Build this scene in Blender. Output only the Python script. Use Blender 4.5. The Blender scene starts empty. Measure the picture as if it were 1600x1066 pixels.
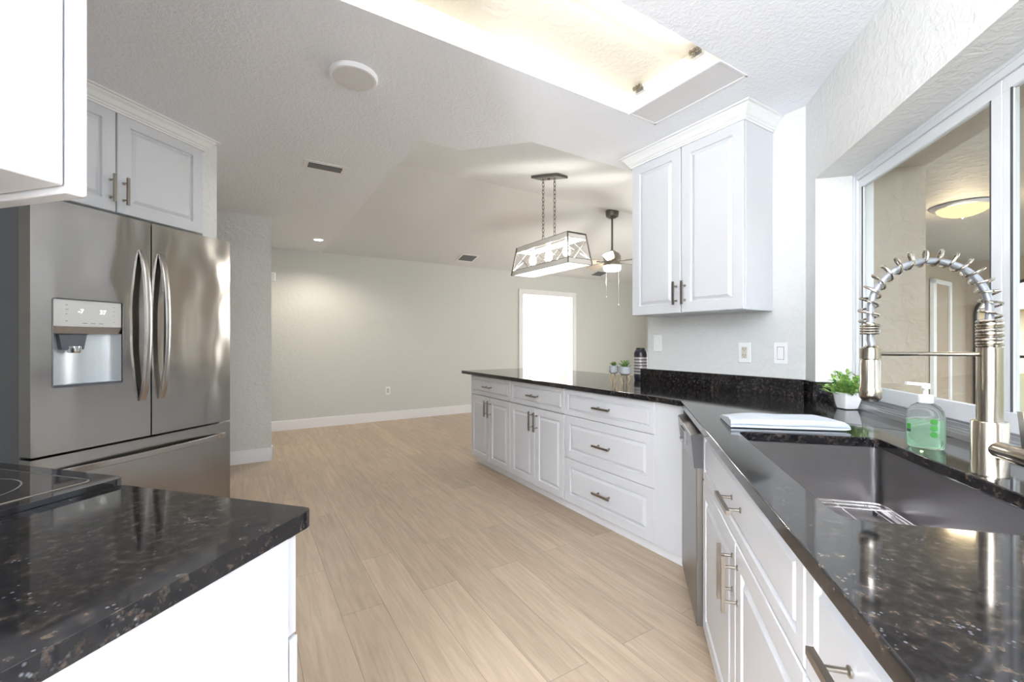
import bpy, bmesh, math, random
from mathutils import Vector, Matrix, Quaternion
from mathutils.geometry import tessellate_polygon
random.seed(7)
C = bpy.context.scene.collection
D = bpy.data
PI = math.pi
# ------------------------------------------------------------------ frames
KA = math.radians(15.33)     # kitchen frame: s to the right, t forwards
HA = math.radians(31.9)      # house frame: m right-forwards, n forwards-left
def K(s, t, z=0.0): return Vector((s*math.cos(KA)+t*math.sin(KA), -s*math.sin(KA)+t*math.cos(KA), z))
def H(m, n, z=0.0): return Vector((m*math.cos(HA)-n*math.sin(HA), m*math.sin(HA)+n*math.cos(HA), z))
def toK(p): return (p.x*math.cos(KA)-p.y*math.sin(KA), p.x*math.sin(KA)+p.y*math.cos(KA))
ROT_K, ROT_H = -KA, HA
FACE_SINK = -KA-PI/2     # fronts facing -s
FACE_LEFT = -KA+PI       # fronts facing +t
FACE_FRIDGE = -KA+PI/2   # fronts facing +s
FACE_PEN = HA-PI/2       # fronts facing -m
# ------------------------------------------------------------------ camera
CAMZ = 1.2
cam_d = D.cameras.new('camera'); cam = D.objects.new('camera', cam_d); C.objects.link(cam)
cam.location = (0, 0, CAMZ); cam.rotation_euler = (PI/2, 0, 0)
cam_d.sensor_width = 36; cam_d.lens = 36*675/1600; cam_d.clip_start = 0.03; cam_d.clip_end = 200
bpy.context.scene.camera = cam
# ------------------------------------------------------------------ world, sun, exposure
sc = bpy.context.scene
sc.view_settings.view_transform = 'Standard'; sc.view_settings.look = 'None'
sc.view_settings.gamma = 1; sc.view_settings.use_curve_mapping = False
sc.view_settings.exposure = 1.24
w = D.worlds.new('world'); sc.world = w; w.use_nodes = True
nt = w.node_tree; nt.nodes.clear()
sky = nt.nodes.new('ShaderNodeTexSky'); sky.sky_type = 'NISHITA'; sky.sun_elevation = math.radians(48)
sky.sun_rotation = math.radians(200); sky.sun_disc = False; sky.air_density = 1.0; sky.dust_density = 2.0
hs = nt.nodes.new('ShaderNodeHueSaturation'); hs.inputs['Saturation'].default_value = 0.45
bg = nt.nodes.new('ShaderNodeBackground'); bg.inputs['Strength'].default_value = 0.42
wo = nt.nodes.new('ShaderNodeOutputWorld')
nt.links.new(sky.outputs[0], hs.inputs['Color']); nt.links.new(hs.outputs[0], bg.inputs['Color']); nt.links.new(bg.outputs[0], wo.inputs[0])
def lamp(name, kind, loc, power, col=(1, 1, 1), rot=(0, 0, 0), size=0.1, size_y=None, spot=None):
    l = D.lights.new(name, kind); l.energy = power; l.color = col
    if kind == 'AREA':
        l.size = size
        if size_y: l.shape = 'RECTANGLE'; l.size_y = size_y
    elif kind == 'SUN': l.angle = size
    else: l.shadow_soft_size = size
    if spot: l.spot_size = spot; l.spot_blend = 0.6
    o = D.objects.new(name, l); C.objects.link(o); o.location = loc; o.rotation_euler = rot
    return o
lamp('sun', 'SUN', (0, 0, 10), 2.0, (1, .95, .86), (math.radians(40), 0, math.radians(-90)), 0.02)
# ------------------------------------------------------------------ materials
def mat(name, col=(.8, .8, .8), rough=.5, metal=0, **kw):
    m = D.materials.new(name); m.use_nodes = True
    b = m.node_tree.nodes['Principled BSDF']
    b.inputs['Base Color'].default_value = (*col, 1); b.inputs['Roughness'].default_value = rough; b.inputs['Metallic'].default_value = metal
    for k, v in kw.items():
        b.inputs[k.replace('_', ' ')].default_value = v
    return m
def N(m, t, **props):
    n = m.node_tree.nodes.new(t)
    for k, v in props.items(): setattr(n, k, v)
    return n
def L(m, a, b): m.node_tree.links.new(a, b)
def bsdf(m): return m.node_tree.nodes['Principled BSDF']
def bump(m, scale, strength, dist=.002, detail=4, stretch=None, kind='noise', prev=None):
    tc = N(m, 'ShaderNodeTexCoord'); mp = N(m, 'ShaderNodeMapping')
    if stretch: mp.inputs['Scale'].default_value = stretch
    L(m, tc.outputs['Object'], mp.inputs[0])
    if kind == 'noise':
        n = N(m, 'ShaderNodeTexNoise'); n.inputs['Detail'].default_value = detail; out = n.outputs['Fac']
    else:
        n = N(m, 'ShaderNodeTexVoronoi'); out = n.outputs['Distance']
    n.inputs['Scale'].default_value = scale; L(m, mp.outputs[0], n.inputs['Vector'])
    b = N(m, 'ShaderNodeBump'); b.inputs['Strength'].default_value = strength; b.inputs['Distance'].default_value = dist
    L(m, out, b.inputs['Height'])
    if prev: L(m, prev.outputs[0], b.inputs['Normal'])
    L(m, b.outputs[0], bsdf(m).inputs['Normal'])
    return b
def plaster(name, col, sc1=26, st=.35):
    m = mat(name, col, .62)
    tc = N(m, 'ShaderNodeTexCoord')
    n1 = N(m, 'ShaderNodeTexNoise'); n1.inputs['Scale'].default_value = sc1; n1.inputs['Detail'].default_value = 3; n1.inputs['Roughness'].default_value = .55
    n1.inputs['Distortion'].default_value = .6
    L(m, tc.outputs['Object'], n1.inputs['Vector'])
    r = N(m, 'ShaderNodeValToRGB'); r.color_ramp.elements[0].position = .44; r.color_ramp.elements[1].position = .62
    L(m, n1.outputs['Fac'], r.inputs[0])
    b = N(m, 'ShaderNodeBump'); b.inputs['Strength'].default_value = st; b.inputs['Distance'].default_value = .004
    L(m, r.outputs[0], b.inputs['Height']); L(m, b.outputs[0], bsdf(m).inputs['Normal'])
    return m
M = {}
M['wall'] = plaster('painted plaster', (.68, .685, .675))
M['wall_far'] = plaster('sage painted plaster', (.62, .635, .61), 22, .2)
M['wall_window'] = plaster('warm painted plaster', (.74, .74, .73))
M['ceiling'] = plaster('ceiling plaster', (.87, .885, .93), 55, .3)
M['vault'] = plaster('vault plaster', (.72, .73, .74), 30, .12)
M['cream'] = plaster('cream plaster', (.80, .755, .66), 40, .2)
M['trimw'] = mat('white gloss trim', (.84, .84, .86), .35)
M['cab'] = mat('white thermofoil', (.62, .63, .66), .3)
M['crown'] = mat('off white crown', (.79, .79, .785), .4)
M['gap'] = mat('dark gap', (.05, .05, .055), .6)
M['nickel'] = mat('brushed nickel', (.34, .31, .27), .3, 1)
M['faucet'] = mat('faucet nickel', (.50, .45, .38), .2, 1)
M['chrome'] = mat('chrome', (.8, .8, .82), .12, 1)
M['hose'] = mat('grey hose', (.33, .35, .38), .3, .6)
M['black'] = mat('black plastic', (.02, .02, .022), .35)
M['blackglass'] = mat('black ceramic glass', (.012, .011, .012), .05, 0, Specular_IOR_Level=.9)
M['darkmetal'] = mat('dark pewter metal', (.16, .15, .14), .38, .9)
M['plate'] = mat('white wall plate', (.86, .86, .87), .3)
M['plug'] = mat('almond receptacle', (.62, .58, .48), .4)
M['alu'] = mat('white aluminium', (.78, .80, .83), .35)
M['alu2'] = mat('bare aluminium', (.55, .56, .58), .3, .8)
M['sidegrey'] = mat('grey fridge side', (.20, .21, .23), .4, .3)
M['white'] = mat('white plastic', (.86, .86, .86), .35)
M['lens'] = mat('unlit lens', (.72, .71, .71), .5)
M['wood_dark'] = mat('pewter blade', (.36, .31, .26), .4, .3)
M['towel'] = mat('towel cloth', (.56, .60, .65), .95)
bump(M['towel'], 500, .5, .001)
M['ceramic'] = mat('white ceramic', (.85, .85, .86), .3)
M['concrete'] = mat('speckled cement', (.42, .43, .46), .8)
M['gold'] = mat('brass wire', (.34, .22, .09), .35, 1)
M['soil'] = mat('dark soil', (.03, .025, .02), .9)
def emit(name, col, st):
    m = D.materials.new(name); m.use_nodes = True; t = m.node_tree; t.nodes.clear()
    e = t.nodes.new('ShaderNodeEmission'); e.inputs[0].default_value = (*col, 1); e.inputs[1].default_value = st
    o = t.nodes.new('ShaderNodeOutputMaterial'); t.links.new(e.outputs[0], o.inputs[0]); return m
M['bulb'] = emit('lit bulb', (1, .95, .86), 55)
M['glow'] = emit('lit diffuser', (1, .98, .95), 1.6)
M['panel_lit'] = emit('lit ceiling panel', (.97, .98, 1), 1.8)
M['led'] = emit('led batten', (1, .985, .96), 48)
M['disc_lit'] = emit('lit disc lens', (.92, .96, 1), 10)
M['down'] = emit('lit downlight', (1, .93, .84), 22)
M['digits'] = emit('lit digits', (.95, .97, 1), 1.3)
M['amber'] = emit('lit amber dome', (1, .74, .40), 1.1)
def stainless(name, col, rough, aniso, wav=.0, wscale=3, tang=True):
    m = mat(name, col, rough, 1); b = bsdf(m)
    b.inputs['Anisotropic'].default_value = aniso; b.inputs['Anisotropic Rotation'].default_value = .25
    if tang:
        t = N(m, 'ShaderNodeTangent'); t.direction_type = 'RADIAL'; t.axis = 'Z'; L(m, t.outputs[0], b.inputs['Tangent'])
    pv = None
    if wav:
        pv = bump(m, wscale, wav, .02, 1, (1, 1, .5))
    tc = N(m, 'ShaderNodeTexCoord'); mp = N(m, 'ShaderNodeMapping'); mp.inputs['Scale'].default_value = (1, 1, 160)
    n = N(m, 'ShaderNodeTexNoise'); n.inputs['Scale'].default_value = 4; n.inputs['Detail'].default_value = 3
    L(m, tc.outputs['Object'], mp.inputs[0]); L(m, mp.outputs[0], n.inputs['Vector'])
    r = N(m, 'ShaderNodeMapRange'); r.inputs['To Min'].default_value = rough-.05; r.inputs['To Max'].default_value = rough+.06
    L(m, n.outputs['Fac'], r.inputs['Value']); L(m, r.outputs[0], b.inputs['Roughness'])
    return m
M['steel'] = stainless('brushed fridge steel', (.37, .355, .335), .14, .85, .6, 4.5)
M['steel2'] = stainless('brushed appliance steel', (.42, .40, .38), .22, .6)
M['sink'] = stainless('sink steel', (.31, .295, .295), .3, .4)
def granite():
    m = mat('black granite', (.02, .02, .02), .07, 0, Specular_IOR_Level=.5)
    tc = N(m, 'ShaderNodeTexCoord')
    n1 = N(m, 'ShaderNodeTexNoise'); n1.inputs['Scale'].default_value = 62; n1.inputs['Detail'].default_value = 6; n1.inputs['Roughness'].default_value = .65
    L(m, tc.outputs['Object'], n1.inputs['Vector'])
    r1 = N(m, 'ShaderNodeValToRGB'); e = r1.color_ramp.elements
    e[0].position = .40; e[0].color = (.006, .006, .008, 1); e[1].position = .76; e[1].color = (.13, .092, .064, 1)
    x = e.new(.56); x.color = (.018, .016, .016, 1)
    L(m, n1.outputs['Fac'], r1.inputs[0])
    v = N(m, 'ShaderNodeTexVoronoi'); v.inputs['Scale'].default_value = 130; v.inputs['Randomness'].default_value = 1; L(m, tc.outputs['Object'], v.inputs['Vector'])
    n2 = N(m, 'ShaderNodeTexNoise'); n2.inputs['Scale'].default_value = 19; n2.inputs['Detail'].default_value = 2; L(m, tc.outputs['Object'], n2.inputs['Vector'])
    mm = N(m, 'ShaderNodeMath', operation='MULTIPLY'); 
    rv = N(m, 'ShaderNodeValToRGB'); rv.color_ramp.elements[0].position = .12; rv.color_ramp.elements[0].color = (1, 1, 1, 1); rv.color_ramp.elements[1].position = .3; rv.color_ramp.elements[1].color = (0, 0, 0, 1)
    rn = N(m, 'ShaderNodeValToRGB'); rn.color_ramp.elements[0].position = .54; rn.color_ramp.elements[1].position = .70
    L(m, v.outputs['Distance'], rv.inputs[0]); L(m, n2.outputs['Fac'], rn.inputs[0]); L(m, rv.outputs[0], mm.inputs[0]); L(m, rn.outputs[0], mm.inputs[1])
    mx = N(m, 'ShaderNodeMix', data_type='RGBA'); L(m, mm.outputs[0], mx.inputs['Factor']); L(m, r1.outputs[0], mx.inputs['A']); mx.inputs['B'].default_value = (.15, .16, .18, 1)
    L(m, mx.outputs['Result'], bsdf(m).inputs['Base Color'])
    return m
M['granite'] = granite()
def planks():
    m = mat('oak vinyl planks', (.5, .4, .3), .38)
    tc = N(m, 'ShaderNodeTexCoord'); sp = N(m, 'ShaderNodeSeparateXYZ'); cb = N(m, 'ShaderNodeCombineXYZ')
    L(m, tc.outputs['Object'], sp.inputs[0]); L(m, sp.outputs['Y'], cb.inputs['X']); L(m, sp.outputs['X'], cb.inputs['Y'])
    br = N(m, 'ShaderNodeTexBrick'); br.offset = .37; br.offset_frequency = 2; br.squash = 1
    L(m, cb.outputs[0], br.inputs['Vector'])
    for k, v in {'Color1': (.56, .442, .328, 1), 'Color2': (.465, .364, .270, 1), 'Mortar': (.27, .215, .17, 1), 'Scale': 1, 'Mortar Size': .0012, 'Mortar Smooth': .3, 'Bias': -.1, 'Brick Width': 1.22, 'Row Height': .182}.items(): br.inputs[k].default_value = v
    mp = N(m, 'ShaderNodeMapping'); mp.inputs['Scale'].default_value = (1.3, 16, 1); L(m, cb.outputs[0], mp.inputs[0])
    g = N(m, 'ShaderNodeTexNoise'); g.inputs['Scale'].default_value = 2.2; g.inputs['Detail'].default_value = 6; g.inputs['Distortion'].default_value = .9
    ad = N(m, 'ShaderNodeVectorMath', operation='ADD'); sc_ = N(m, 'ShaderNodeVectorMath', operation='SCALE'); sc_.inputs['Scale'].default_value = 37
    L(m, br.outputs['Color'], sc_.inputs[0]); L(m, mp.outputs[0], ad.inputs[0]); L(m, sc_.outputs[0], ad.inputs[1]); L(m, ad.outputs[0], g.inputs['Vector'])
    r = N(m, 'ShaderNodeValToRGB'); r.color_ramp.elements[0].position = .3; r.color_ramp.elements[0].color = (.80, .785, .77, 1); r.color_ramp.elements[1].position = .68; r.color_ramp.elements[1].color = (1.06, 1.06, 1.06, 1)
    L(m, g.outputs['Fac'], r.inputs[0])
    mp2 = N(m, 'ShaderNodeMapping'); mp2.inputs['Scale'].default_value = (5, 130, 1); L(m, cb.outputs[0], mp2.inputs[0])
    g2 = N(m, 'ShaderNodeTexNoise'); g2.inputs['Scale'].default_value = 1.5; g2.inputs['Detail'].default_value = 3; L(m, mp2.outputs[0], g2.inputs['Vector'])
    r2 = N(m, 'ShaderNodeMapRange'); r2.inputs['To Min'].default_value = .92; r2.inputs['To Max'].default_value = 1.1; L(m, g2.outputs['Fac'], r2.inputs['Value'])
    m1 = N(m, 'ShaderNodeMix', data_type='RGBA', blend_type='MULTIPLY'); m1.inputs['Factor'].default_value = 1
    L(m, br.outputs['Color'], m1.inputs['A']); L(m, r.outputs[0], m1.inputs['B'])
    m2 = N(m, 'ShaderNodeMix', data_type='RGBA', blend_type='MULTIPLY'); m2.inputs['Factor'].default_value = 1
    L(m, m1.outputs['Result'], m2.inputs['A']); L(m, r2.outputs[0], m2.inputs['B'])
    L(m, m2.outputs['Result'], bsdf(m).inputs['Base Color'])
    b = N(m, 'ShaderNodeBump'); b.inputs['Strength'].default_value = .12; b.inputs['Distance'].default_value = .001; L(m, g2.outputs['Fac'], b.inputs['Height']); L(m, b.outputs[0], bsdf(m).inputs['Normal'])
    return m
M['floor'] = planks()
def pane_glass():
    m = D.materials.new('window glass'); m.use_nodes = True; t = m.node_tree; t.nodes.clear()
    f = t.nodes.new('ShaderNodeFresnel'); f.inputs[0].default_value = 1.5
    ge_ = t.nodes.new('ShaderNodeNewGeometry'); mr = t.nodes.new('ShaderNodeMapRange'); mr.inputs['To Min'].default_value = 1.5; mr.inputs['To Max'].default_value = 1/1.5
    t.links.new(ge_.outputs['Backfacing'], mr.inputs['Value']); t.links.new(mr.outputs[0], f.inputs[0])
    mu = t.nodes.new('ShaderNodeMath'); mu.operation = 'MULTIPLY'; mu.inputs[1].default_value = .55
    a = t.nodes.new('ShaderNodeBsdfTransparent'); a.inputs[0].default_value = (.74, .75, .74, 1); g = t.nodes.new('ShaderNodeBsdfGlossy'); g.inputs['Roughness'].default_value = .01
    x = t.nodes.new('ShaderNodeMixShader'); o = t.nodes.new('ShaderNodeOutputMaterial')
    t.links.new(f.outputs[0], mu.inputs[0]); t.links.new(mu.outputs[0], x.inputs[0]); t.links.new(a.outputs[0], x.inputs[1]); t.links.new(g.outputs[0], x.inputs[2]); t.links.new(x.outputs[0], o.inputs[0])
    return m
M['glass'] = pane_glass()
M['bottle'] = mat('clear plastic', (.93, .98, .95), .05, 0, Transmission_Weight=.93, IOR=1.12)
M['gel'] = mat('green gel', (.60, .93, .68), .1, 0, Transmission_Weight=.85, IOR=1.15)
M['green'] = mat('green print', (.04, .24, .03), .5)
M['darkprint'] = mat('dark print', (.03, .06, .06), .5)
def leafmat(name, a, b):
    m = mat(name, a, .5, 0, Subsurface_Weight=.0); tc = N(m, 'ShaderNodeTexCoord'); n = N(m, 'ShaderNodeTexNoise'); n.inputs['Scale'].default_value = 40
    r = N(m, 'ShaderNodeValToRGB'); r.color_ramp.elements[0].position = .35; r.color_ramp.elements[0].color = (*a, 1); r.color_ramp.elements[1].position = .62; r.color_ramp.elements[1].color = (*b, 1)
    L(m, tc.outputs['Object'], n.inputs['Vector']); L(m, n.outputs['Fac'], r.inputs[0]); L(m, r.outputs[0], bsdf(m).inputs['Base Color']); return m
M['leaf'] = leafmat('bright leaves', (.10, .26, .07), (.45, .66, .16))
M['succ'] = leafmat('succulent leaves', (.03, .10, .03), (.20, .33, .08))
M['grass'] = leafmat('lawn grass', (.17, .19, .09), (.25, .24, .14))
M['stucco'] = plaster('tan stucco', (.42, .355, .28), 12, .6)
M['stuccoc'] = plaster('porch ceiling stucco', (.45, .43, .395), 12, .6)
M['porchfloor'] = mat('porch concrete', (.55, .53, .50), .8)
M['roof'] = mat('roof shingles', (.62, .55, .48), .9)
def vase_mat():
    m = mat('striped vase', (.02, .02, .03), .35); tc = N(m, 'ShaderNodeTexCoord'); sp = N(m, 'ShaderNodeSeparateXYZ'); L(m, tc.outputs['Object'], sp.inputs[0])
    nz = N(m, 'ShaderNodeTexNoise'); nz.inputs['Scale'].default_value = 90; L(m, tc.outputs['Object'], nz.inputs['Vector'])
    ad = N(m, 'ShaderNodeMath', operation='MULTIPLY_ADD'); ad.inputs[1].default_value = .006; L(m, nz.outputs['Fac'], ad.inputs[0]); L(m, sp.outputs['Z'], ad.inputs[2])
    mo = N(m, 'ShaderNodeMath', operation='MODULO'); mo.inputs[1].default_value = .0225; L(m, ad.outputs[0], mo.inputs[0])
    gt = N(m, 'ShaderNodeMath', operation='GREATER_THAN'); gt.inputs[1].default_value = .0075; L(m, mo.outputs[0], gt.inputs[0])
    a = N(m, 'ShaderNodeMath', operation='GREATER_THAN'); a.inputs[1].default_value = .045; L(m, sp.outputs['Z'], a.inputs[0])
    b = N(m, 'ShaderNodeMath', operation='LESS_THAN'); b.inputs[1].default_value = .178; L(m, sp.outputs['Z'], b.inputs[0])
    c = N(m, 'ShaderNodeMath', operation='MULTIPLY'); L(m, a.outputs[0], c.inputs[0]); L(m, b.outputs[0], c.inputs[1])
    d = N(m, 'ShaderNodeMath', operation='MULTIPLY'); L(m, c.outputs[0], d.inputs[0]); L(m, gt.outputs[0], d.inputs[1])
    mx = N(m, 'ShaderNodeMix', data_type='RGBA'); L(m, d.outputs[0], mx.inputs['Factor']); mx.inputs['A'].default_value = (.012, .012, .022, 1); mx.inputs['B'].default_value = (.42, .38, .37, 1)
    L(m, mx.outputs['Result'], bsdf(m).inputs['Base Color']); return m
M['vase'] = vase_mat()
# ------------------------------------------------------------------ mesh builder
class MB:
    def __init__(s): s.bm = bmesh.new()
    def box(s, x0, y0, z0, x1, y1, z1):
        vs = [s.bm.verts.new((x, y, z)) for z in (z0, z1) for (x, y) in ((x0, y0), (x1, y0), (x1, y1), (x0, y1))]
        for f in ((0, 3, 2, 1), (4, 5, 6, 7), (0, 1, 5, 4), (1, 2, 6, 5), (2, 3, 7, 6), (3, 0, 4, 7)): s.bm.faces.new([vs[i] for i in f])
        return s
    def hexa(s, a, b):  # two quads of points
        vs = [s.bm.verts.new(p) for p in list(a)+list(b)]
        for f in ((0, 3, 2, 1), (4, 5, 6, 7), (0, 1, 5, 4), (1, 2, 6, 5), (2, 3, 7, 6), (3, 0, 4, 7)): s.bm.faces.new([vs[i] for i in f])
        return s
    def bar(s, p, q, w, h=None, up=Vector((0, 0, 1))):
        h = h or w; p = Vector(p); q = Vector(q); d = (q-p).normalized()
        if abs(d.dot(up)) > .98: up = Vector((1, 0, 0))
        x = d.cross(up).normalized(); y = x.cross(d).normalized()
        f = lambda c: [c-x*w/2-y*h/2, c+x*w/2-y*h/2, c+x*w/2+y*h/2, c-x*w/2+y*h/2]
        return s.hexa(f(p), f(q))
    def prism(s, pts, z0, z1, holes=()):
        loops = [[Vector((p[0], p[1], 0)) for p in pts]]+[[Vector((p[0], p[1], 0)) for p in h] for h in holes]
        flat = [p for l in loops for p in l]
        tris = tessellate_polygon(loops)
        lo = [s.bm.verts.new((p.x, p.y, z0)) for p in flat]; hi = [s.bm.verts.new((p.x, p.y, z1)) for p in flat]
        for t in tris:
            a, b, c = t
            nz = (flat[b]-flat[a]).cross(flat[c]-flat[a]).z
            if nz < 0: a, b, c = a, c, b
            s.bm.faces.new((hi[a], hi[b], hi[c])); s.bm.faces.new((lo[a], lo[c], lo[b]))
        k = 0
        for l in loops:
            n = len(l)
            for i in range(n):
                j = (i+1) % n
                s.bm.faces.new((lo[k+i], lo[k+j], hi[k+j], hi[k+i]))
            k += n
        bmesh.ops.recalc_face_normals(s.bm, faces=s.bm.faces[:])
        return s
    def tube(s, pts, r, seg=10, closed=False, caps=True):
        pts = [Vector(p) for p in pts]; n = len(pts); rings = []
        rr = r if callable(r) else (lambda i: r)
        t0 = (pts[1]-pts[0]).normalized(); up = Vector((0, 0, 1)) if abs(t0.z) < .9 else Vector((1, 0, 0))
        x = t0.cross(up).normalized(); prev = t0
        for i in range(n):
            if closed: t = (pts[(i+1) % n]-pts[i-1]).normalized()
            else: t = (pts[min(i+1, n-1)]-pts[max(i-1, 0)]).normalized()
            q = prev.rotation_difference(t); x = (q @ x); x = (x-t*x.dot(t)).normalized(); y = t.cross(x); prev = t
            rings.append([s.bm.verts.new(pts[i]+(x*math.cos(a)+y*math.sin(a))*rr(i)) for a in [2*PI*k/seg for k in range(seg)]])
        m = n if closed else n-1
        for i in range(m):
            A, B = rings[i], rings[(i+1) % n]
            for k in range(seg): s.bm.faces.new((A[k], A[(k+1) % seg], B[(k+1) % seg], B[k]))
        if caps and not closed: s.bm.faces.new(rings[0][::-1]); s.bm.faces.new(rings[-1])
        return s
    def lathe(s, prof, seg=28, c=(0, 0, 0), axis='Z', caps=True):
        c = Vector(c); rings = []
        for (r, z) in prof:
            ring = []
            for k in range(seg):
                a = 2*PI*k/seg; u, v = r*math.cos(a), r*math.sin(a)
                p = {'Z': (u, v, z), 'X': (z, u, v), 'Y': (v, z, u)}[axis]
                ring.append(s.bm.verts.new(c+Vector(p)))
            rings.append(ring)
        for A, B in zip(rings, rings[1:]):
            for k in range(seg): s.bm.faces.new((A[k], A[(k+1) % seg], B[(k+1) % seg], B[k]))
        if caps: s.bm.faces.new(rings[0][::-1]); s.bm.faces.new(rings[-1])
        return s
    def sphere(s, c, r, seg=16, sz=1):
        return s.lathe([(max(r*math.sin(PI*i/10), .0004), -r*math.cos(PI*i/10)*sz) for i in range(11)], seg, c)
    def panel(s, x0, z0, w, h, th=.02, y=0, plain=False, frame=.055, groove=.010):
        """raised panel front: back at y, front at y-th"""
        k = min(1, min(w, h)/.30) if not plain else 1
        f = frame*max(k, .62)
        prof = [(0, 0), (0, th-.003), (.003, th)]
        if not plain: prof += [(f, th), (f+.004, th-groove), (f+.010, th-groove), (f+.012, th-groove+.001), (f+.026*max(k, .6), th-.0005), (f+.029*max(k, .6), th)]
        rings = []
        for (i, d) in prof:
            rings.append([s.bm.verts.new((x, y-d, z)) for (x, z) in ((x0+i, z0+i), (x0+w-i, z0+i), (x0+w-i, z0+h-i), (x0+i, z0+h-i))])
        s.bm.faces.new(rings[0][::-1])
        for A, B in zip(rings, rings[1:]):
            for q in range(4): s.bm.faces.new((A[q], A[(q+1) % 4], B[(q+1) % 4], B[q]))
        s.bm.faces.new(rings[-1]); return s
    def build(s, name, m, parent=None, smooth=False, bevel=0, loc=None, rotz=0, fixn=True, auto=False):
        if fixn: bmesh.ops.recalc_face_normals(s.bm, faces=s.bm.faces[:])
        me = D.meshes.new(name); s.bm.to_mesh(me); s.bm.free()
        if smooth or bevel:
            for p in me.polygons: p.use_smooth = True
        me.materials.append(M[m] if isinstance(m, str) else m)
        o = D.objects.new(name, me); C.objects.link(o)
        if parent: o.parent = parent
        if loc is not None: o.location = loc
        o.rotation_euler.z = rotz
        if bevel:
            b = o.modifiers.new('bevel', 'BEVEL'); b.width = bevel; b.segments = 2; b.limit_method = 'ANGLE'; b.angle_limit = math.radians(35); b.harden_normals = True
        elif smooth:
            me.set_sharp_from_angle(angle=math.radians(38))
        return o
def tag(o, label, cat, group=None):
    o['label'] = label; o['category'] = cat
    if group: o['group'] = group
    return o
def thing(name, label, cat, loc, rotz=0, group=None):
    o = D.objects.new(name, None); C.objects.link(o); o.location = loc; o.rotation_euler.z = rotz; o.empty_display_size = .1
    return tag(o, label, cat, group)
def struct(o): o['kind'] = 'structure'; return o
def sempty(name, loc=(0, 0, 0), rotz=0):
    o = D.objects.new(name, None); C.objects.link(o); o.location = loc; o.rotation_euler.z = rotz; return struct(o)
CZ = 0.90   # countertop height
CEIL = 2.44
# ================================================================== SHELL
def toH(p): return (p.x*math.cos(HA)+p.y*math.sin(HA), -p.x*math.sin(HA)+p.y*math.cos(HA))
FOOT = [toH(K(-3.35, -3.05)), toH(K(1.342, -3.05)), toH(K(1.342, 2.55)), (2.9, 2.0), (7.6, 2.0)]
fb = MB(); fb.prism([(-5, -3.5)]+FOOT+[(7.6, 8.6), (-5, 8.6)], -.05, 0)
struct(fb.build('floor', 'floor', rotz=ROT_H))
# flat ceiling (house coordinates) with the tray opening; edge steps round the vault
TR = dict(m0=-1.0, m1=2.0, n0=1.130, n1=1.665)
cb_ = MB(); cb_.prism([(-5, -3.5)]+FOOT+[(7.6, 2.22), (1.52, 2.22), (1.20, 2.563), (.93, 2.563), (.93, 6.53), (-5, 6.53)], CEIL, CEIL+.03,
                      [[(TR['m0'], TR['n0']), (TR['m1'], TR['n0']), (TR['m1'], TR['n1']), (TR['m0'], TR['n1'])]])
struct(cb_.build('ceiling', 'ceiling', rotz=ROT_H))
# vault: two slopes meeting on a ridge, gable triangle on the left
RN, RZ = 4.3, 2.99
vb = MB()
th = .03
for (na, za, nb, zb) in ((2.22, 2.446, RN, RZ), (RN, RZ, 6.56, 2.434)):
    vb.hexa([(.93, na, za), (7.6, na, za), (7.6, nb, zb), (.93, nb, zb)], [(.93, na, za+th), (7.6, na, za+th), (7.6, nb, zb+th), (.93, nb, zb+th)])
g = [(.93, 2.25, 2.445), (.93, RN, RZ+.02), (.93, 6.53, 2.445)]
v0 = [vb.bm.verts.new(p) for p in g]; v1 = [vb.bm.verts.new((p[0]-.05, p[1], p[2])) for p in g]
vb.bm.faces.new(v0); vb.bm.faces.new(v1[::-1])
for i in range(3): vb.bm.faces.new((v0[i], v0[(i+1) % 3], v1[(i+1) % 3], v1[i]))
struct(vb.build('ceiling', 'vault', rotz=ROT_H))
rf = MB(); rf.prism([(-5, -3.5)]+FOOT+[(7.6, 8.6), (-5, 8.6)], 3.1, 3.2); rf.box(-5, 8.52, 2.4, 7.6, 8.6, 3.1); rf.box(-5.05, -3.5, 2.4, -5, 8.6, 3.1); struct(rf.build('roof_light_block', 'ceiling', rotz=ROT_H))  # unseen slab and edge strips added to stop sky light leaking in
# far wall with door opening
DM0, DM1, DZ = 4.27, 5.46, 2.07
wb = MB(); wb.box(-4.2, 6.53, 0, DM0, 6.65, 2.6); wb.box(DM1, 6.53, 0, 7.6, 6.65, 2.6); wb.box(DM0, 6.53, DZ, DM1, 6.65, 2.6)
struct(wb.build('wall_far', 'wall_far', rotz=ROT_H))
tb = MB()
for m_ in (DM0, DM1-.0): 
    s_ = -1 if m_ == DM0 else 1
    tb.box(m_-(.07 if s_ < 0 else 0), 6.505, 0, m_+(.07 if s_ > 0 else 0), 6.53, DZ+.07)
tb.box(DM0, 6.505, DZ, DM1, 6.53, DZ+.07)
tb.box(DM0, 6.51, 0, DM0+.02, 6.67, DZ); tb.box(DM1-.02, 6.51, 0, DM1, 6.67, DZ); tb.box(DM0, 6.51, DZ-.02, DM1, 6.67, DZ)
struct(tb.build('trim_1', 'trimw', rotz=ROT_H, bevel=.004))
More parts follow.
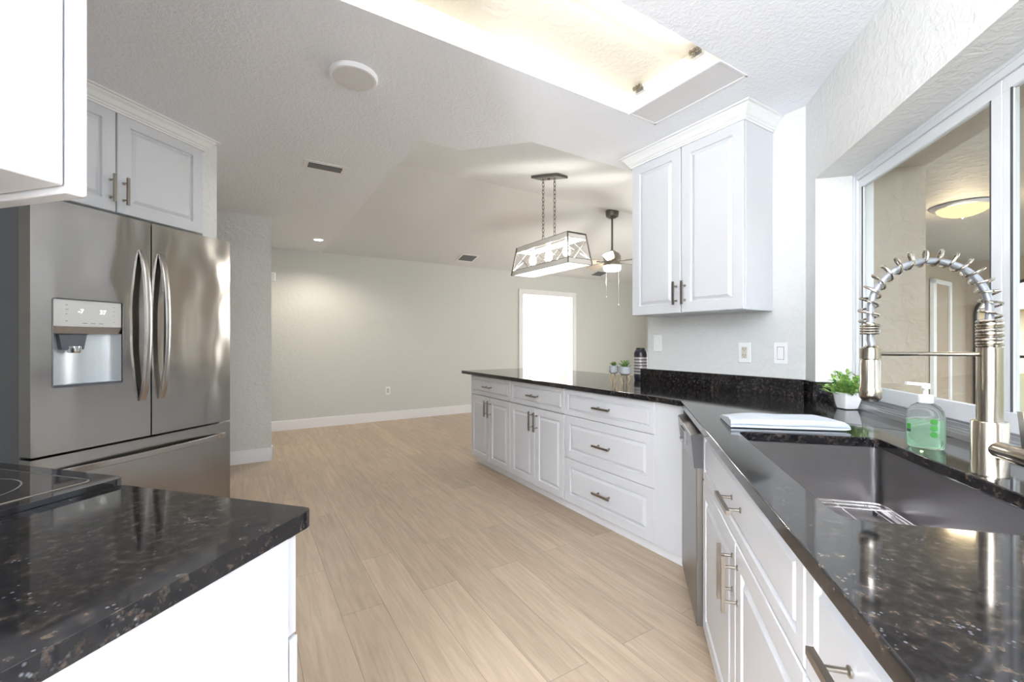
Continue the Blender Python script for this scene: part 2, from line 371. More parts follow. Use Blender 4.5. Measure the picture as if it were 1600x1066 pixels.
# bright room behind the door
rb = MB(); rb.box(DM0-1.2, 8.4, 0, DM1+1.5, 8.5, 2.6); rb.box(DM0-1.3, 6.65, 0, DM0-1.2, 8.5, 2.6); rb.box(DM1+1.5, 6.65, 0, DM1+1.6, 8.5, 2.6)
rb.box(DM0-1.3, 6.65, 2.44, DM1+1.6, 8.5, 2.5)
struct(rb.build('wall_backroom', 'wall', rotz=ROT_H))
lamp('back_room_light', 'POINT', H(DM0+.75, 7.5, 2.2), 100, (1, .97, .92), size=.12)
sl = sempty('door_1', H(DM0+.03, 6.67), ROT_H+math.radians(80))
dbm = MB(); dbm.box(0, 0, .01, .55, .035, DZ-.03); dbm.build('panel', 'cream', sl)
# front corner column (hall side) and hall end
wb = MB(); wb.box(-4.2, 4.972, 0, .242, 5.10, 2.5); struct(wb.build('wall_hall', 'wall', rotz=ROT_H))
wb = MB(); wb.box(-4.3, -3, 0, -4.2, 6.65, 2.5); struct(wb.build('wall_left', 'wall', rotz=ROT_H))
# baseboards
def baseboard(name, a, b, n, parent_rot=ROT_H):
    x = MB(); x.hexa([(a, n-.014, 0), (b, n-.014, 0), (b, n, 0), (a, n, 0)], [(a, n-.014, .125), (b, n-.014, .125), (b, n, .125), (a, n, .125)])
    x.box(a, n-.008, .125, b, n, .135)
    return struct(x.build(name, 'trimw', rotz=parent_rot, bevel=.002))
baseboard('baseboard_far', -4.2, DM0-.07, 6.53); baseboard('baseboard_far', DM1+.07, 7.5, 6.53)
x = MB(); x.box(-4.2, 4.958, 0, .256, 4.972, .13); x.box(.242, 4.958, 0, .256, 5.114, .13); x.box(-4.2, 5.10, 0, .256, 5.114, .13)
struct(x.build('baseboard_hall', 'trimw', rotz=ROT_H, bevel=.002))
# fridge alcove wall, kitchen back walls
x = MB(); x.box(-3.12, 2.065, 0, -2.545, 2.16, CEIL); x.box(-3.22, -.14, 0, -3.12, 2.16, CEIL)
struct(x.build('wall_fridge', 'wall', rotz=ROT_K))
x = MB(); x.box(-3.22, -.14, 0, -.56, -.02, CEIL); struct(x.build('wall_range', 'wall', rotz=ROT_K))
# right end of the living room: big sliding door opening, and the wall behind the cabinet wall
x = MB(); x.box(7.5, 2.0, 0, 7.6, 2.3, 2.6); x.box(7.5, 4.5, 0, 7.6, 6.65, 2.6); x.box(7.5, 2.3, 2.1, 7.6, 4.5, 3.1); x.box(7.5, 2.0, 2.6, 7.6, 2.3, 3.1); x.box(7.5, 4.5, 2.6, 7.6, 6.65, 3.1)
struct(x.build('wall_living', 'wall_far', rotz=ROT_H))
x = MB(); x.box(2.64, 2.0, 0, 7.5, 2.12, 2.6); x.box(7.601, 2.0, -.06, 9.9, 2.12, 2.6); struct(x.build('wall_porch', 'stucco', rotz=ROT_H))
# cabinet wall (house direction) meeting the window wall
s_end = 2.608
x = MB()
pj = toK(H(2.52, 1.0))
A0 = H(2.52, 2.165); A1 = H(2.64, 2.165); A2 = H(2.64, 2.0)
B0 = K(.892, s_end); 
mB = B0.x*math.cos(HA)+B0.y*math.sin(HA)
q0 = H(2.52, -B0.x*math.sin(HA)+B0.y*math.cos(HA))
x.prism([tuple(A0.xy), tuple(q0.xy), tuple(K(1.34, 2.55).xy), tuple(H(2.9, 2.0).xy), tuple(H(2.9, 2.165).xy)], 0, CEIL+.02)
struct(x.build('wall_cabinet_side', 'wall'))
# window wall with deep niche
WT0, WT1, WZ0, WZ1 = .10, 2.484, CZ, 2.011
x = MB()
x.box(.892, -2.9, 0, 1.34, s_end, CZ-.032)
x.box(.892, WT1, CZ-.032, 1.125, s_end+.02, CEIL+.02)
x.box(.892, WT0, WZ1, 1.125, WT1, CEIL+.02)
x.box(.892, -2.9, CZ-.032, 1.125, WT0, CEIL+.02)
struct(x.build('wall_right', 'wall_window', rotz=ROT_K))
x = MB()
x.box(1.125, WT1, CZ-.032, 1.345, s_end+.02, CEIL+.02)
x.box(1.125, WT0, WZ1+.02, 1.345, WT1, CEIL+.02)
x.box(1.125, -2.9, CZ-.032, 1.345, WT0, CEIL+.02)
struct(x.build('wall_exterior', 'stucco', rotz=ROT_K))
# wall behind the photographer, with a wide opening to the next room
x = MB(); x.box(-3.3, -3.0, 0, -1.6, -2.9, CEIL); x.box(.4, -3.0, 0, 1.4, -2.9, CEIL); x.box(-1.6, -3.0, 2.1, .4, -2.9, CEIL); x.box(-3.3, -3.0, 0, -3.2, -.1, CEIL)
struct(x.build('wall_back', 'wall', rotz=ROT_K))
# ------------------------------------------------------------------ tray light recess
t = TR; TZ = 2.555
x = MB()
x.box(t['m0'], t['n0']-.03, TZ, 1.79+.02, t['n1']+.03, TZ+.02)       # lid
x.box(t['m0']-.03, t['n0']-.03, CEIL, t['m0'], t['n1']+.03, TZ)
x.box(t['m0'], t['n1'], CEIL+.031, t['m1'], t['n1']+.02, TZ); x.box(t['m0'], t['n1']-.001, CEIL+.0005, 1.79, t['n1']+.001, TZ); x.box(t['m0'], t['n0']-.05, CEIL+.03, t['m1'], t['n0']-.03, TZ)
x.box(1.79, t['n0']-.03, CEIL+.004, 1.81, t['n1']+.02, TZ)
struct(x.build('trim_2', 'cream', rotz=ROT_H))
x = MB(); x.box(1.785, t['n0'], CEIL-.004, 1.797, t['n1'], CEIL+.003); x.box(1.797, t['n1']-.012, CEIL-.004, t['m1'], t['n1'], CEIL); x.box(1.797, t['n0'], CEIL-.004, t['m1'], t['n0']+.008, CEIL); x.box(t['m1']-.012, t['n0'], CEIL-.004, t['m1'], t['n1'], CEIL)
struct(x.build('trim_3', 'trimw', rotz=ROT_H))
x = MB(); x.box(1.797, t['n0']+.008, CEIL-.001, t['m1']-.012, t['n1']-.012, CEIL+.002)
tag(x.build('diffuser_panel', 'lens', rotz=ROT_H), 'unlit grey diffuser panel closing the end of the ceiling light box', 'light panel')
x = MB(); x.box(t['m0']+.02, t['n0']+.02, CEIL, .26, t['n1']-.02, CEIL+.006)  # glowing panel added out of view to light the room
tag(x.build('diffuser_panel', 'panel_lit', rotz=ROT_H), 'unseen lit white panel added to the ceiling light box above the camera', 'light panel')
x = MB(); x.box(.3, t['n0']-.02, 2.488, 1.70, t['n0']-.002, 2.503)
lamp('cove_light', 'AREA', H(.95, t['n0']+.004, 2.497), 2.6, (1, .98, .95), (math.radians(84), 0, HA), 1.5, .014)
tag(x.build('light_batten', 'white', rotz=ROT_H), 'slim white light batten hidden along the near side of the ceiling light box', 'light')
for i, nn in enumerate((1.24, 1.58)):
    lh = thing('lamp_holder', ['metal tube lamp holder clip on the light box end, nearer the window', 'metal tube lamp holder clip on the light box end, nearer the dining area'][i], 'lamp holder', H(1.785, nn, 2.535), ROT_H, 'tube lamp holders')
    x = MB(); x.box(-.012, -.028, -.022, .004, .028, -.004); x.build('bracket', 'alu2', lh)
    x = MB()
    for k in range(3): x.lathe([(.008, -.03), (.008, -.012)], 10, (-.004-.0, -.018+.018*k, 0), 'X'); 
    x.box(-.03, -.026, -.012, -.026, .026, -.004); x.box(-.03, -.004, -.03, -.026, .004, -.004)
    x.build('clip', 'nickel', lh)
# ------------------------------------------------------------------ hardware
def pull(parent, x, z, length=.15, vertical=True, y=0, bar=.012, name='handle', off=.036):
    m = MB(); h = length/2; c = h*.62
    if vertical:
        m.box(x-bar/2, y-off-.005, z-h, x+bar/2, y-off+.005, z+h); posts = [(x, z-c), (x, z+c)]
    else:
        m.box(x-h, y-off-.005, z-bar/2, x+h, y-off+.005, z+bar/2); posts = [(x-c, z), (x+c, z)]
    for (px, pz) in posts:
        m.lathe([(.0075, -.001), (.0075, -.003), (.0038, -.005), (.0038, -off)], 12, (px, y, pz), 'Y')
    return m.build(name, 'nickel', parent, smooth=True)
def crown(parent, wdt, depth, z0, left=True, right=True, proj=.06, y=0, top=None):
    top = top or (CEIL-.001)
    hh = top-z0
    prof = [(0, 0), (.008, 0), (.008, .12), (.014, .16), (.014, .26), (.022, .34), (.034, .62), (.046, .78), (.048, .86), (.060, .88), (.060, 1.0), (0, 1.0)]
    m = MB(); rings = []
    for (d, k) in prof:
        d *= proj/.06; z = z0+hh*k
        L_ = [(-d if left else 0, depth, z)] if left else []
        pts = L_+[(-d if left else 0, y-d, z), (wdt+(d if right else 0), y-d, z)]+([(wdt+d, depth, z)] if right else [])
        rings.append([m.bm.verts.new(p) for p in pts])
    n = len(rings[0])
    for A, B in zip(rings, rings[1:]):
        for k in range(n-1): m.bm.faces.new((A[k], A[k+1], B[k+1], B[k]))
    m.bm.faces.new([r[0] for r in rings]); m.bm.faces.new([r[-1] for r in rings][::-1])
    return m.build('crown_molding', 'crown', parent)
TH = .02
def base_body(parent, w, depth, z0=.08, toe=.05, z1=CZ-.03, left_end=True, hollow=False):
    if hollow:   # open box so that the sink fits inside
        m = MB(); m.box(0, TH, z0, .018, depth, z1); m.box(w-.018, TH, z0, w, depth, z1); m.box(.018, depth-.012, z0, w-.018, depth, z1); m.box(.018, TH, z0, w-.018, depth-.012, z0+.018); m.box(.018, TH, z1-.06, w-.018, TH+.018, z1)
    else:
        m = MB(); m.box(0, TH, z0, w, depth, z1)
    m.build('body', 'cab', parent)
    m = MB(); m.box(0, toe+.02, 0, w, toe+.035, z0); m.build('toe_kick', 'trimw', parent)
# ------------------------------------------------------------------ PENINSULA base cabinets (faces at m=1.915)
FM = 1.915
def pn(u):
    r = (u-800)/675; Y = FM/(math.cos(HA)*r+math.sin(HA)); return Y*(math.cos(HA)-math.sin(HA)*r)
n_l, n_12, n_23, n_3f, n_f = pn(736), pn(797), pn(881.5), pn(1023), pn(1068)
PD = .60
G = .0032
def pen_unit(label, na, nb):
    u = thing('base_cabinet', label, 'cabinet', H(FM, na, 0), FACE_PEN, 'peninsula base cabinets'); w_ = na-nb
    base_body(u, w_, PD); return u, w_
ZT, Z1, ZB = .866, .684, .083
for lab, na, nb in (('narrow white cabinet with one drawer over two doors at the far end of the peninsula', n_l, n_12), ('white cabinet with one drawer over two doors in the middle of the peninsula', n_12, n_23)):
    u, w_ = pen_unit(lab, na, nb)
    d = MB().panel(G, Z1+G, w_-2*G, ZT-Z1-G, TH, TH, frame=.05).build('drawer', 'cab', u); pull(d, w_/2, (Z1+ZT)/2, .14, False)
    hw = w_/2
    for k in range(2):
        d = MB().panel(G+k*hw, ZB, hw-2*G, Z1-ZB-G, TH, TH, frame=.052).build('door', 'cab', u)
        pull(d, hw+(-.032 if k == 0 else .032), Z1-.105, .15, True)
u, w_ = pen_unit('wide white three-drawer cabinet of the peninsula nearest the dishwasher', n_23, n_3f)
for k, (a, b) in enumerate(((Z1, ZT), (.385, Z1), (ZB, .385))):
    d = MB().panel(G, a+G*.5, w_-2*G, b-a-G, TH, TH, frame=.055).build('drawer', 'cab', u); pull(d, w_/2, (a+b)/2, .15, False)
fp = MB(); wf = n_3f-n_f
fp.box(0, 0, ZB, wf, .02, ZT+.004)
fo = tag(fp.build('filler_panel', 'cab', loc=H(FM, n_3f, 0), rotz=FACE_PEN), 'plain white filler panel between the three-drawer cabinet and the dishwasher', 'panel')
fp = MB(); fp.box(0, .07, 0, wf+.03, .085, .08); fp.build('toe_kick', 'trimw', fo)
# back panel of peninsula
x = MB(); x.box(0, PD+.002, 0, n_l-2.18, PD+.022, CZ-.03)
tag(x.build('back_panel', 'cab', loc=H(FM, n_l, 0), rotz=FACE_PEN), 'white panel closing the living-room side of the peninsula under the overhang', 'panel')
# ------------------------------------------------------------------ SINK RUN (faces at s=.273)
FS = .273
def su(label, t_far, t_near, name='base_cabinet', hollow=False, depth=.595):
    u = thing(name, label, 'cabinet', K(FS, t_far, 0), FACE_SINK); w_ = t_far-t_near; base_body(u, w_, depth, hollow=hollow); return u, w_
u, w_ = su('white sink cabinet with false drawer front and two doors under the window', 1.828, .803, 'sink_cabinet', True)
sp = 1.828-1.285
d = MB().panel(G, .66+G, w_-2*G, ZT-.66-G, TH, TH, frame=.05).build('drawer_front', 'cab', u); pull(d, 1.828-1.27, .766, .155, False)
for (a, b, hx) in ((0, sp, sp-.028), (sp, w_, sp+.030)):
    d = MB().panel(a+G, ZB, b-a-2*G, .66-ZB-G, TH, TH, frame=.055).build('door', 'cab', u)
    pull(d, hx, .56 if a == 0 else .555, .15, True)
u, w_ = su('white cabinet with a drawer pull right of the sink doors', .803, .33)
d = MB().panel(G, .66+G, w_-2*G, ZT-.66-G, TH, TH, frame=.05).build('drawer', 'cab', u); pull(d, .803-.60, .775, .16, False)
d = MB().panel(G, ZB, w_-2*G, .66-ZB-G, TH, TH).build('door', 'cab', u); pull(d, .05, .56, .15, True)
u, w_ = su('white base cabinet beside the camera at the near end of the sink counter', .33, -.55)
for k in range(2):
    d = MB().panel(G+k*w_/2, ZB, w_/2-2*G, ZT-ZB, TH, TH).build('door', 'cab', u)
# dishwasher
M['dwsteel'] = stainless('dark brushed steel', (.22, .21, .20), .30, .5)
M['endcap'] = mat('grey end cap', (.07, .07, .075), .6)
dw = thing('dishwasher', 'stainless dishwasher in the corner between peninsula and sink cabinet', 'dishwasher', K(FS, 2.335, 0), FACE_SINK); w_ = 2.335-1.832
x = MB(); x.box(.0, .03, .10, w_, .56, .862); x.build('body', 'black', dw)
x = MB(); x.box(.002, -.022, .075, w_-.003, .03, .70); x.build('door', 'dwsteel', dw, bevel=.004)
x = MB(); x.hexa([(.002, -.030, .70), (w_-.003, -.030, .70), (w_-.003, .03, .70), (.002, .03, .70)], [(.002, -.042, .825), (w_-.003, -.042, .825), (w_-.003, .03, .845), (.002, .03, .845)])
cp = x.build('control_panel', 'dwsteel', dw, bevel=.003)
x = MB(); x.hexa([(w_-.0028, -.031, .699), (w_+.0005, -.031, .699), (w_+.0005, .028, .699), (w_-.0028, .028, .699)], [(w_-.0028, -.043, .826), (w_+.0005, -.043, .826), (w_+.0005, .028, .846), (w_-.0028, .028, .846)]); x.build('end_cap', 'endcap', cp)
x = MB(); x.box(w_*.30, -.045, .745, w_*.60, -.036, .80); x.build('handle_recess', 'sidegrey', cp)
x = MB(); x.tube([(w_*.36+(w_*.18)*i/6, -.043-.012*math.sin(PI*i/6), .755) for i in range(7)], .004, 8); x.build('latch', 'chrome', cp, smooth=True)
# ------------------------------------------------------------------ COUNTERTOPS
def kk(s_, t_): return tuple(K(s_, t_).xy)
def hh_(m_, n_): return tuple(H(m_, n_).xy)
def rounded(pts, r, seg=5):
    out = []; n = len(pts)
    for i in range(n):
        p0, p, p1 = Vector(pts[i-1]), Vector(pts[i]), Vector(pts[(i+1) % n]); a = (p0-p).normalized(); b = (p1-p).normalized()
        for k in range(seg+1):
            f = k/seg; q = (p+a*r)*(1-f)**2+p*2*f*(1-f)+(p+b*r)*f*f; out.append((q.x, q.y))
    return out
def seam_t(s_): return (1.87-s_*(math.cos(HA)*math.cos(KA)-math.sin(HA)*math.sin(KA)))/(math.cos(HA)*math.sin(KA)+math.sin(HA)*math.cos(KA))
SB = 1.05
x = MB()
hole = rounded([kk(.345, .855), kk(.735, .855), kk(.735, 1.585), kk(.345, 1.585)], .03)
x.prism([kk(.243, -.6), kk(SB-.17, -.6), kk(SB-.17, WT0+.002), kk(SB, WT0+.002), kk(SB, seam_t(SB)), kk(.243, seam_t(.243))], CZ-.03, CZ, [hole])
tag(x.build('countertop', 'granite', bevel=.004), 'polished black granite countertop around the sink under the window', 'countertop')
x = MB()
e = .0008
nj = toK(H(2.52, 0))
tj = (2.518-.890*math.cos(KA)*math.cos(HA)+.890*math.sin(KA)*math.sin(HA))/(math.cos(HA)*math.sin(KA)+math.sin(HA)*math.cos(KA))
x.prism([kk(.243, seam_t(.243)+e), kk(SB, seam_t(SB)+e), kk(SB, WT1-.002), kk(.890, WT1-.002), kk(.890, tj), hh_(2.518, 2.175), hh_(2.86, 2.175), hh_(2.86, 4.0), hh_(1.885, 4.0), hh_(1.885, 1.55), hh_(1.872, 1.45)], CZ-.03, CZ)
tag(x.build('countertop', 'granite', bevel=.004), 'polished black granite top of the peninsula with the succulents and vase', 'countertop')
x = MB(); cor = rounded([(-1.03, -.018), (-.549, -.018), (-.549, .655), (-1.03, .655)], .02)
x.prism(cor, CZ-.03, CZ)
tag(x.build('countertop', 'granite', rotz=ROT_K, bevel=.006), 'polished black granite countertop beside the cooktop in the left foreground', 'countertop')
# backsplashes
SH = .097
x = MB(); x.prism([hh_(2.499, 2.215), hh_(2.519, 2.215), kk(.8915, tj), kk(.872, tj-.03)], CZ+.0005, CZ+SH)
tag(x.build('backsplash', 'granite', bevel=.002), 'long black granite upstand below the outlets behind the vase', 'backsplash')
x = MB(); x.prism([kk(.873, tj-.034), kk(.891, tj-.006), kk(.891, WT1-.023), kk(.873, WT1-.023)], CZ+.0005, CZ+SH)
tag(x.build('backsplash', 'granite', bevel=.001), 'very short black granite upstand at the wall corner beside the window niche', 'backsplash')
x = MB(); x.prism([kk(.873, WT1-.022), kk(SB-.07, WT1-.022), kk(SB-.07, WT1-.0025), kk(.873, WT1-.0025)], CZ+.0005, CZ+SH)
tag(x.build('backsplash', 'granite', bevel=.001), 'short black granite upstand in the window niche behind the potted plant', 'backsplash')
# ------------------------------------------------------------------ SINK
sk = thing('kitchen_sink', 'deep rectangular stainless undermount sink in the window counter', 'sink', K(.54, 1.22, CZ-.03-.001), ROT_K)
x = MB(); hw, hl, dp = .200, .372, .185
def loop(m, a, b, z, r, seg=5):
    return [m.bm.verts.new((p[0], p[1], z)) for p in rounded([(-a, -b), (a, -b), (a, b), (-a, b)], r, seg)]
rings = [loop(x, hw+.022, hl+.022, -.001, .03), loop(x, hw, hl, -.001, .022), loop(x, hw, hl, -dp+.012, .022), loop(x, hw-.012, hl-.012, -dp, .02)]
for A, B in zip(rings, rings[1:]):
    for k in range(len(A)): x.bm.faces.new((A[k], A[(k+1) % len(A)], B[(k+1) % len(A)], B[k]))
x.bm.faces.new(rings[-1])
bas = x.build('basin', 'sink', sk, smooth=True)
md = bas.modifiers.new('solid', 'SOLIDIFY'); md.thickness = .0015; md.offset = 0
x = MB(); x.lathe([(.045, .002), (.045, .005), (.036, .005), (.03, .0025), (.005, .0025)], 24, (.1, -.02, -dp)); x.build('drain', 'chrome', sk, smooth=True)
rk = thing('sink_rack', 'stainless wire rack lying in the bottom of the sink', 'rack', K(.56, 1.22, CZ-.03-dp+.002), ROT_K)
x = MB(); a, b = .165, .32
x.tube([(p[0], p[1], .024) for p in rounded([(-a, -b), (a, -b), (a, b), (-a, b)], .03)], .0028, 6, closed=True)
x.tube([(p[0], p[1], .015) for p in rounded([(-a, -b), (a, -b), (a, b), (-a, b)], .03)], .0022, 6, closed=True); x.build('rim', 'chrome', rk, smooth=True)
x = MB()
for i in range(6): yy = -b+2*b*(i+.5)/6; x.tube([(-a, yy, .022), (a, yy, .022)], .0018, 6)
for i in range(4): xx = -a+2*a*(i+.5)/4; x.tube([(xx, -b, .02), (xx, b, .02)], .0018, 6)
x.build('wires', 'chrome', rk, smooth=True)
for sx in (-1, 1):
    for sy in (-1, 1):
        x = MB(); x.lathe([(.006, 0), (.007, .014), (.004, .018)], 10, (sx*(a-.03), sy*(b-.03), 0)); x.build('foot', 'black', rk, smooth=True)
# ------------------------------------------------------------------ FAUCET
fc = thing('faucet', 'tall spring-neck brushed nickel faucet with pull-down spray behind the sink', 'faucet', K(.777, 1.218, CZ), ROT_K)
x = MB(); x.lathe([(.0315, 0), (.0315, .004), (.0305, .006), (.0305, .118), (.0285, .121)], 32); x.build('base', 'faucet', fc, smooth=True)
x = MB(); x.lathe([(.0215, .118), (.0215, .285)], 28); x.build('column', 'faucet', fc, smooth=True)
x = MB(); hr = .0195
x.tube([(hr*math.cos(a), hr*math.sin(a), .285+.062*a/(2*PI*9)) for a in [2*PI*9*i/180 for i in range(181)]], .0034, 6)
x.lathe([(.016, .284), (.016, .345)], 16)
x.build('tight_coil', 'faucet', fc, smooth=True)
R_ = .113; cz = .372
def arch(f):  # f 0..1 along hose, from column top over to spray head
    lens = [.03, PI*R_, .07]; tot = sum(lens); d = f*tot
    if d < lens[0]: return Vector((0, 0, .342+d)), Vector((0, 0, 1))
    d -= lens[0]
    if d < lens[1]:
        a = d/R_; return Vector((-R_+R_*math.cos(a), 0, cz+R_*math.sin(a))), Vector((-math.sin(a), 0, math.cos(a)))
    d -= lens[1]; return Vector((-2*R_, 0, cz-d)), Vector((0, 0, -1))
x = MB(); x.tube([arch(i/50)[0] for i in range(51)]+[Vector((-2*R_+.003, 0, .29))], .0075, 12); x.build('hose', 'hose', fc, smooth=True)
x = MB(); pts = []; turns = 17; NN = turns*18
for i in range(NN+1):
    f = .0+.93*i/NN; p, tg = arch(f); a = 2*PI*turns*i/NN
    side = Vector((0, 1, 0)); nrm = tg.cross(side).normalized(); r = .0185
    pts.append(p-nrm*.008*math.sin(PI*min(1, max(0, f)))+nrm*r*math.cos(a)+side*r*math.sin(a))
x.tube(pts, .0027, 6); x.build('spring', 'faucet', fc, smooth=True)
x = MB()
for k in range(4): x.tube([(-2*R_+.0175*math.cos(a), .0175*math.sin(a), .318+k*.006) for a in [2*PI*j/20 for j in range(20)]], .0027, 6, closed=True)
x.build('collar', 'faucet', fc, smooth=True)
x = MB(); x.lathe([(.0175, .160), (.0215, .166), (.022, .185), (.0195, .190), (.0195, .252), (.017, .256), (.017, .284), (.009, .290)], 28, (-2*R_, 0, 0))
sh_ = x.build('spray_head', 'faucet', fc, smooth=True)
x = MB(); x.lathe([(.016, .157), (.016, .1605)], 20, (-2*R_, 0, 0)); x.build('nozzle', 'black', sh_, smooth=True)
x = MB(); x.tube([(0, 0, .270), (-2*R_, 0, .270)], .0048, 12); x.lathe([(.021, .258), (.021, .282)], 24, (-2*R_, 0, 0)); x.build('support_arm', 'faucet', fc, smooth=True)
x = MB(); x.lathe([(.0185, -.02), (.0185, -.068)], 24, (.0, 0, .062), 'Y'); x.lathe([(.0175, -.068), (.0175, -.070)], 24, (0, 0, .062), 'Y'); x.lathe([(.0195, -.070), (.0195, -.118), (.018, -.121)], 24, (0, 0, .062), 'Y')
x.bar((0, -.094, .074), (-.004, -.088, .155), .013, .006)
x.build('lever_handle', 'faucet', fc, smooth=True)
# ------------------------------------------------------------------ WINDOW
wn = sempty('window_1', K(1.0, WT0, CZ), ROT_K)   # x outwards, y along the wall
WL = WT1-WT0; WH = WZ1-CZ
x = MB()
# sill track with rails
x.box(-.035, 0, .0005, .125, WL, .018); 
for xx in (-.030, .0, .032, .064, .10): x.box(xx, 0, .018, xx+.006, WL, .032 if xx > 0 else .026)
x.build('sill_track', 'alu2', wn)
x = MB(); x.box(.055, 0, WH-.035, .125, WL, WH); x.box(.055, WL-.03, .018, .125, WL, WH-.035); x.box(.055, 0, .018, .125, .03, WH-.035)
x.box(.050, WL-.012, .018, .055, WL, WH); x.box(.05, 0, WH-.012, .055, WL, WH)
x.build('window_frame', 'alu', wn, bevel=.002)
def sash(y0, y1, xo, zb, rail=.045, st0=.035, st1=.035):
    m = MB(); z1 = WH-.036
    m.box(xo, y0, .034, xo+.022, y1, zb); m.box(xo, y0, z1-.04, xo+.022, y1, z1); m.box(xo, y0, zb, xo+.022, y0+st0, z1-.04); m.box(xo, y1-st1, zb, xo+.022, y1, z1-.04)
    s_ = m.build('sash', 'alu', wn, bevel=.002)
    m = MB(); m.box(xo+.010, y0+st0, zb, xo+.014, y1-st1, z1-.04); m.build('pane', 'glass', s_)
    m = MB()
    for yy in (y0+st0, y1-st1-.004): m.box(xo-.0005, yy, zb, xo+.004, yy+.004, z1-.04)
    m.build('gasket', 'gap', s_)
sash(1.62-WT0, WT1-WT0-.03, .062, .094, st0=.040, st1=.03)
sash(.85-WT0, 1.617-WT0, .062, .094, st0=.03, st1=.028)
sash(.03, .85-WT0-.003, .088, .094)
# ------------------------------------------------------------------ PORCH AND YARD
x = MB(); x.box(2.0, -2.5, -.06, 9.7, 2.0, -.02); struct(x.build('porch_floor', 'porchfloor', rotz=ROT_H))
x = MB()
pts = [tuple(K(1.345, 2.6).xy), tuple(K(1.345, 1.0).xy), hh_(2.3, -.15), hh_(9.9, -.15), hh_(9.9, 2.0), hh_(2.8, 2.0)]
x.prism(pts, CEIL, CEIL+.05); struct(x.build('porch_ceiling', 'stuccoc'))
# end wall with arch
def archwall(m, mm, n0, n1, a0, a1, zs, rise):
    out = []
    L1 = [(n0, 0), (n0, 2.44), (n1, 2.44), (n1, 0), (a1, 0), (a1, zs)]
    cx_, rx = (a0+a1)/2, (a1-a0)/2
    L1 += [(cx_+rx*math.cos(PI*i/14), zs+rise*math.sin(PI*i/14)) for i in range(1, 14)]
    L1 += [(a0, zs), (a0, 0)]
    tris = tessellate_polygon([[Vector((p[0], p[1], 0)) for p in L1]])
    lo = [m.bm.verts.new((mm, p[0], p[1])) for p in L1]; hi = [m.bm.verts.new((mm+.2, p[0], p[1])) for p in L1]
    for t_ in tris: m.bm.faces.new([lo[i] for i in t_]); m.bm.faces.new([hi[i] for i in t_][::-1])
    n = len(L1)
    for i in range(n): m.bm.faces.new((lo[i], lo[(i+1) % n], hi[(i+1) % n], hi[i]))
x = MB(); archwall(x, 9.7, -.15, 2.0, .35, 1.90, 1.62, .50)
struct(x.build('wall_porch_end', 'stucco', rotz=ROT_H))
x = MB(); x.tube([(9.68, 1.90, 0), (9.68, 1.90, 1.62)]+[(9.68, 1.125+.775*math.cos(PI*i/14), 1.62+.5*math.sin(PI*i/14)) for i in range(1, 14)]+[(9.68, .35, 1.62), (9.68, .35, 0)], .022, 6); x.box(9.66, .35, .95, 9.70, 1.90, .99)
tag(x.build('screen_frame', 'black', rotz=ROT_H), 'thin black arched screen frame in the porch end wall', 'screen frame')
x = MB(); x.box(-60, -60, -.12, 60, 60, -.07); struct(x.build('lawn', 'grass', rotz=ROT_H))
pd = thing('patio_door', 'white framed sliding patio door in the porch back wall', 'door', H(4.9, 1.99, 0), ROT_H)
x = MB(); 
for xx in (0, .8, 1.62): x.box(xx, -.05, 0, xx+.07, 0, 2.03)
x.box(0, -.05, 1.96, 1.69, 0, 2.03); x.box(0, -.05, 0, 1.69, 0, .08); x.build('frame', 'alu', pd)
x = MB(); x.box(.07, -.03, .08, 1.62, -.02, 1.96); x.build('pane', 'blackglass', pd)
ed = thing('side_door', 'tan side door with white casing in the porch back wall', 'door', H(7.95, 1.99, 0), ROT_H)
x = MB(); x.box(0, -.04, 0, .12, 0, 2.05); x.box(.72, -.04, 0, .80, 0, 2.05); x.box(0, -.04, 1.99, .8, 0, 2.05); x.build('casing', 'alu', ed)
x = MB(); x.box(.12, -.02, 0, .72, 0, 1.99); x.build('panel', mat('tan paint', (.36, .28, .21), .5), ed)
pl = thing('porch_ceiling_light', 'round porch ceiling light with glowing amber glass bowl seen through the window', 'ceiling light', Vector((4.10, 3.93, CEIL)))
x = MB(); x.lathe([(.22, 0), (.225, -.012), (.205, -.03), (.185, -.034)], 36); x.build('rim', 'alu2', pl, smooth=True)
x = MB(); x.lathe([(.182, -.030), (.170, -.055), (.14, -.080), (.09, -.100), (.03, -.110), (.004, -.111)], 32); x.build('bowl', 'amber', pl, smooth=True)
x = MB(); x.lathe([(.012, -.110), (.014, -.116), (.008, -.124), (.003, -.130)], 14); x.build('finial', 'nickel', pl, smooth=True)
lamp('porch_bulb', 'POINT', (4.10, 3.93, CEIL-.2), 12, (1, .78, .5), size=.12)
nh = thing('neighbour_house', 'tan house across the lawn seen through the arched opening', 'house', H(26, 3.0, -.07), ROT_H)
x = MB(); x.box(0, -9, 0, 8, 7, 2.5); x.build('wall', mat('tan siding', (.66, .54, .40), .8), nh)
x = MB(); x.hexa([(-.6, -9.6, 2.5), (8.6, -9.6, 2.5), (8.6, 7.6, 2.5), (-.6, 7.6, 2.5)], [(3.9, -6, 4.6), (4.1, -6, 4.6), (4.1, 4, 4.6), (3.9, 4, 4.6)]); x.build('roof', 'roof', nh)
x = MB(); x.box(-.03, -3.2, 1.0, 0, -1.8, 2.0); x.build('window', 'blackglass', nh)
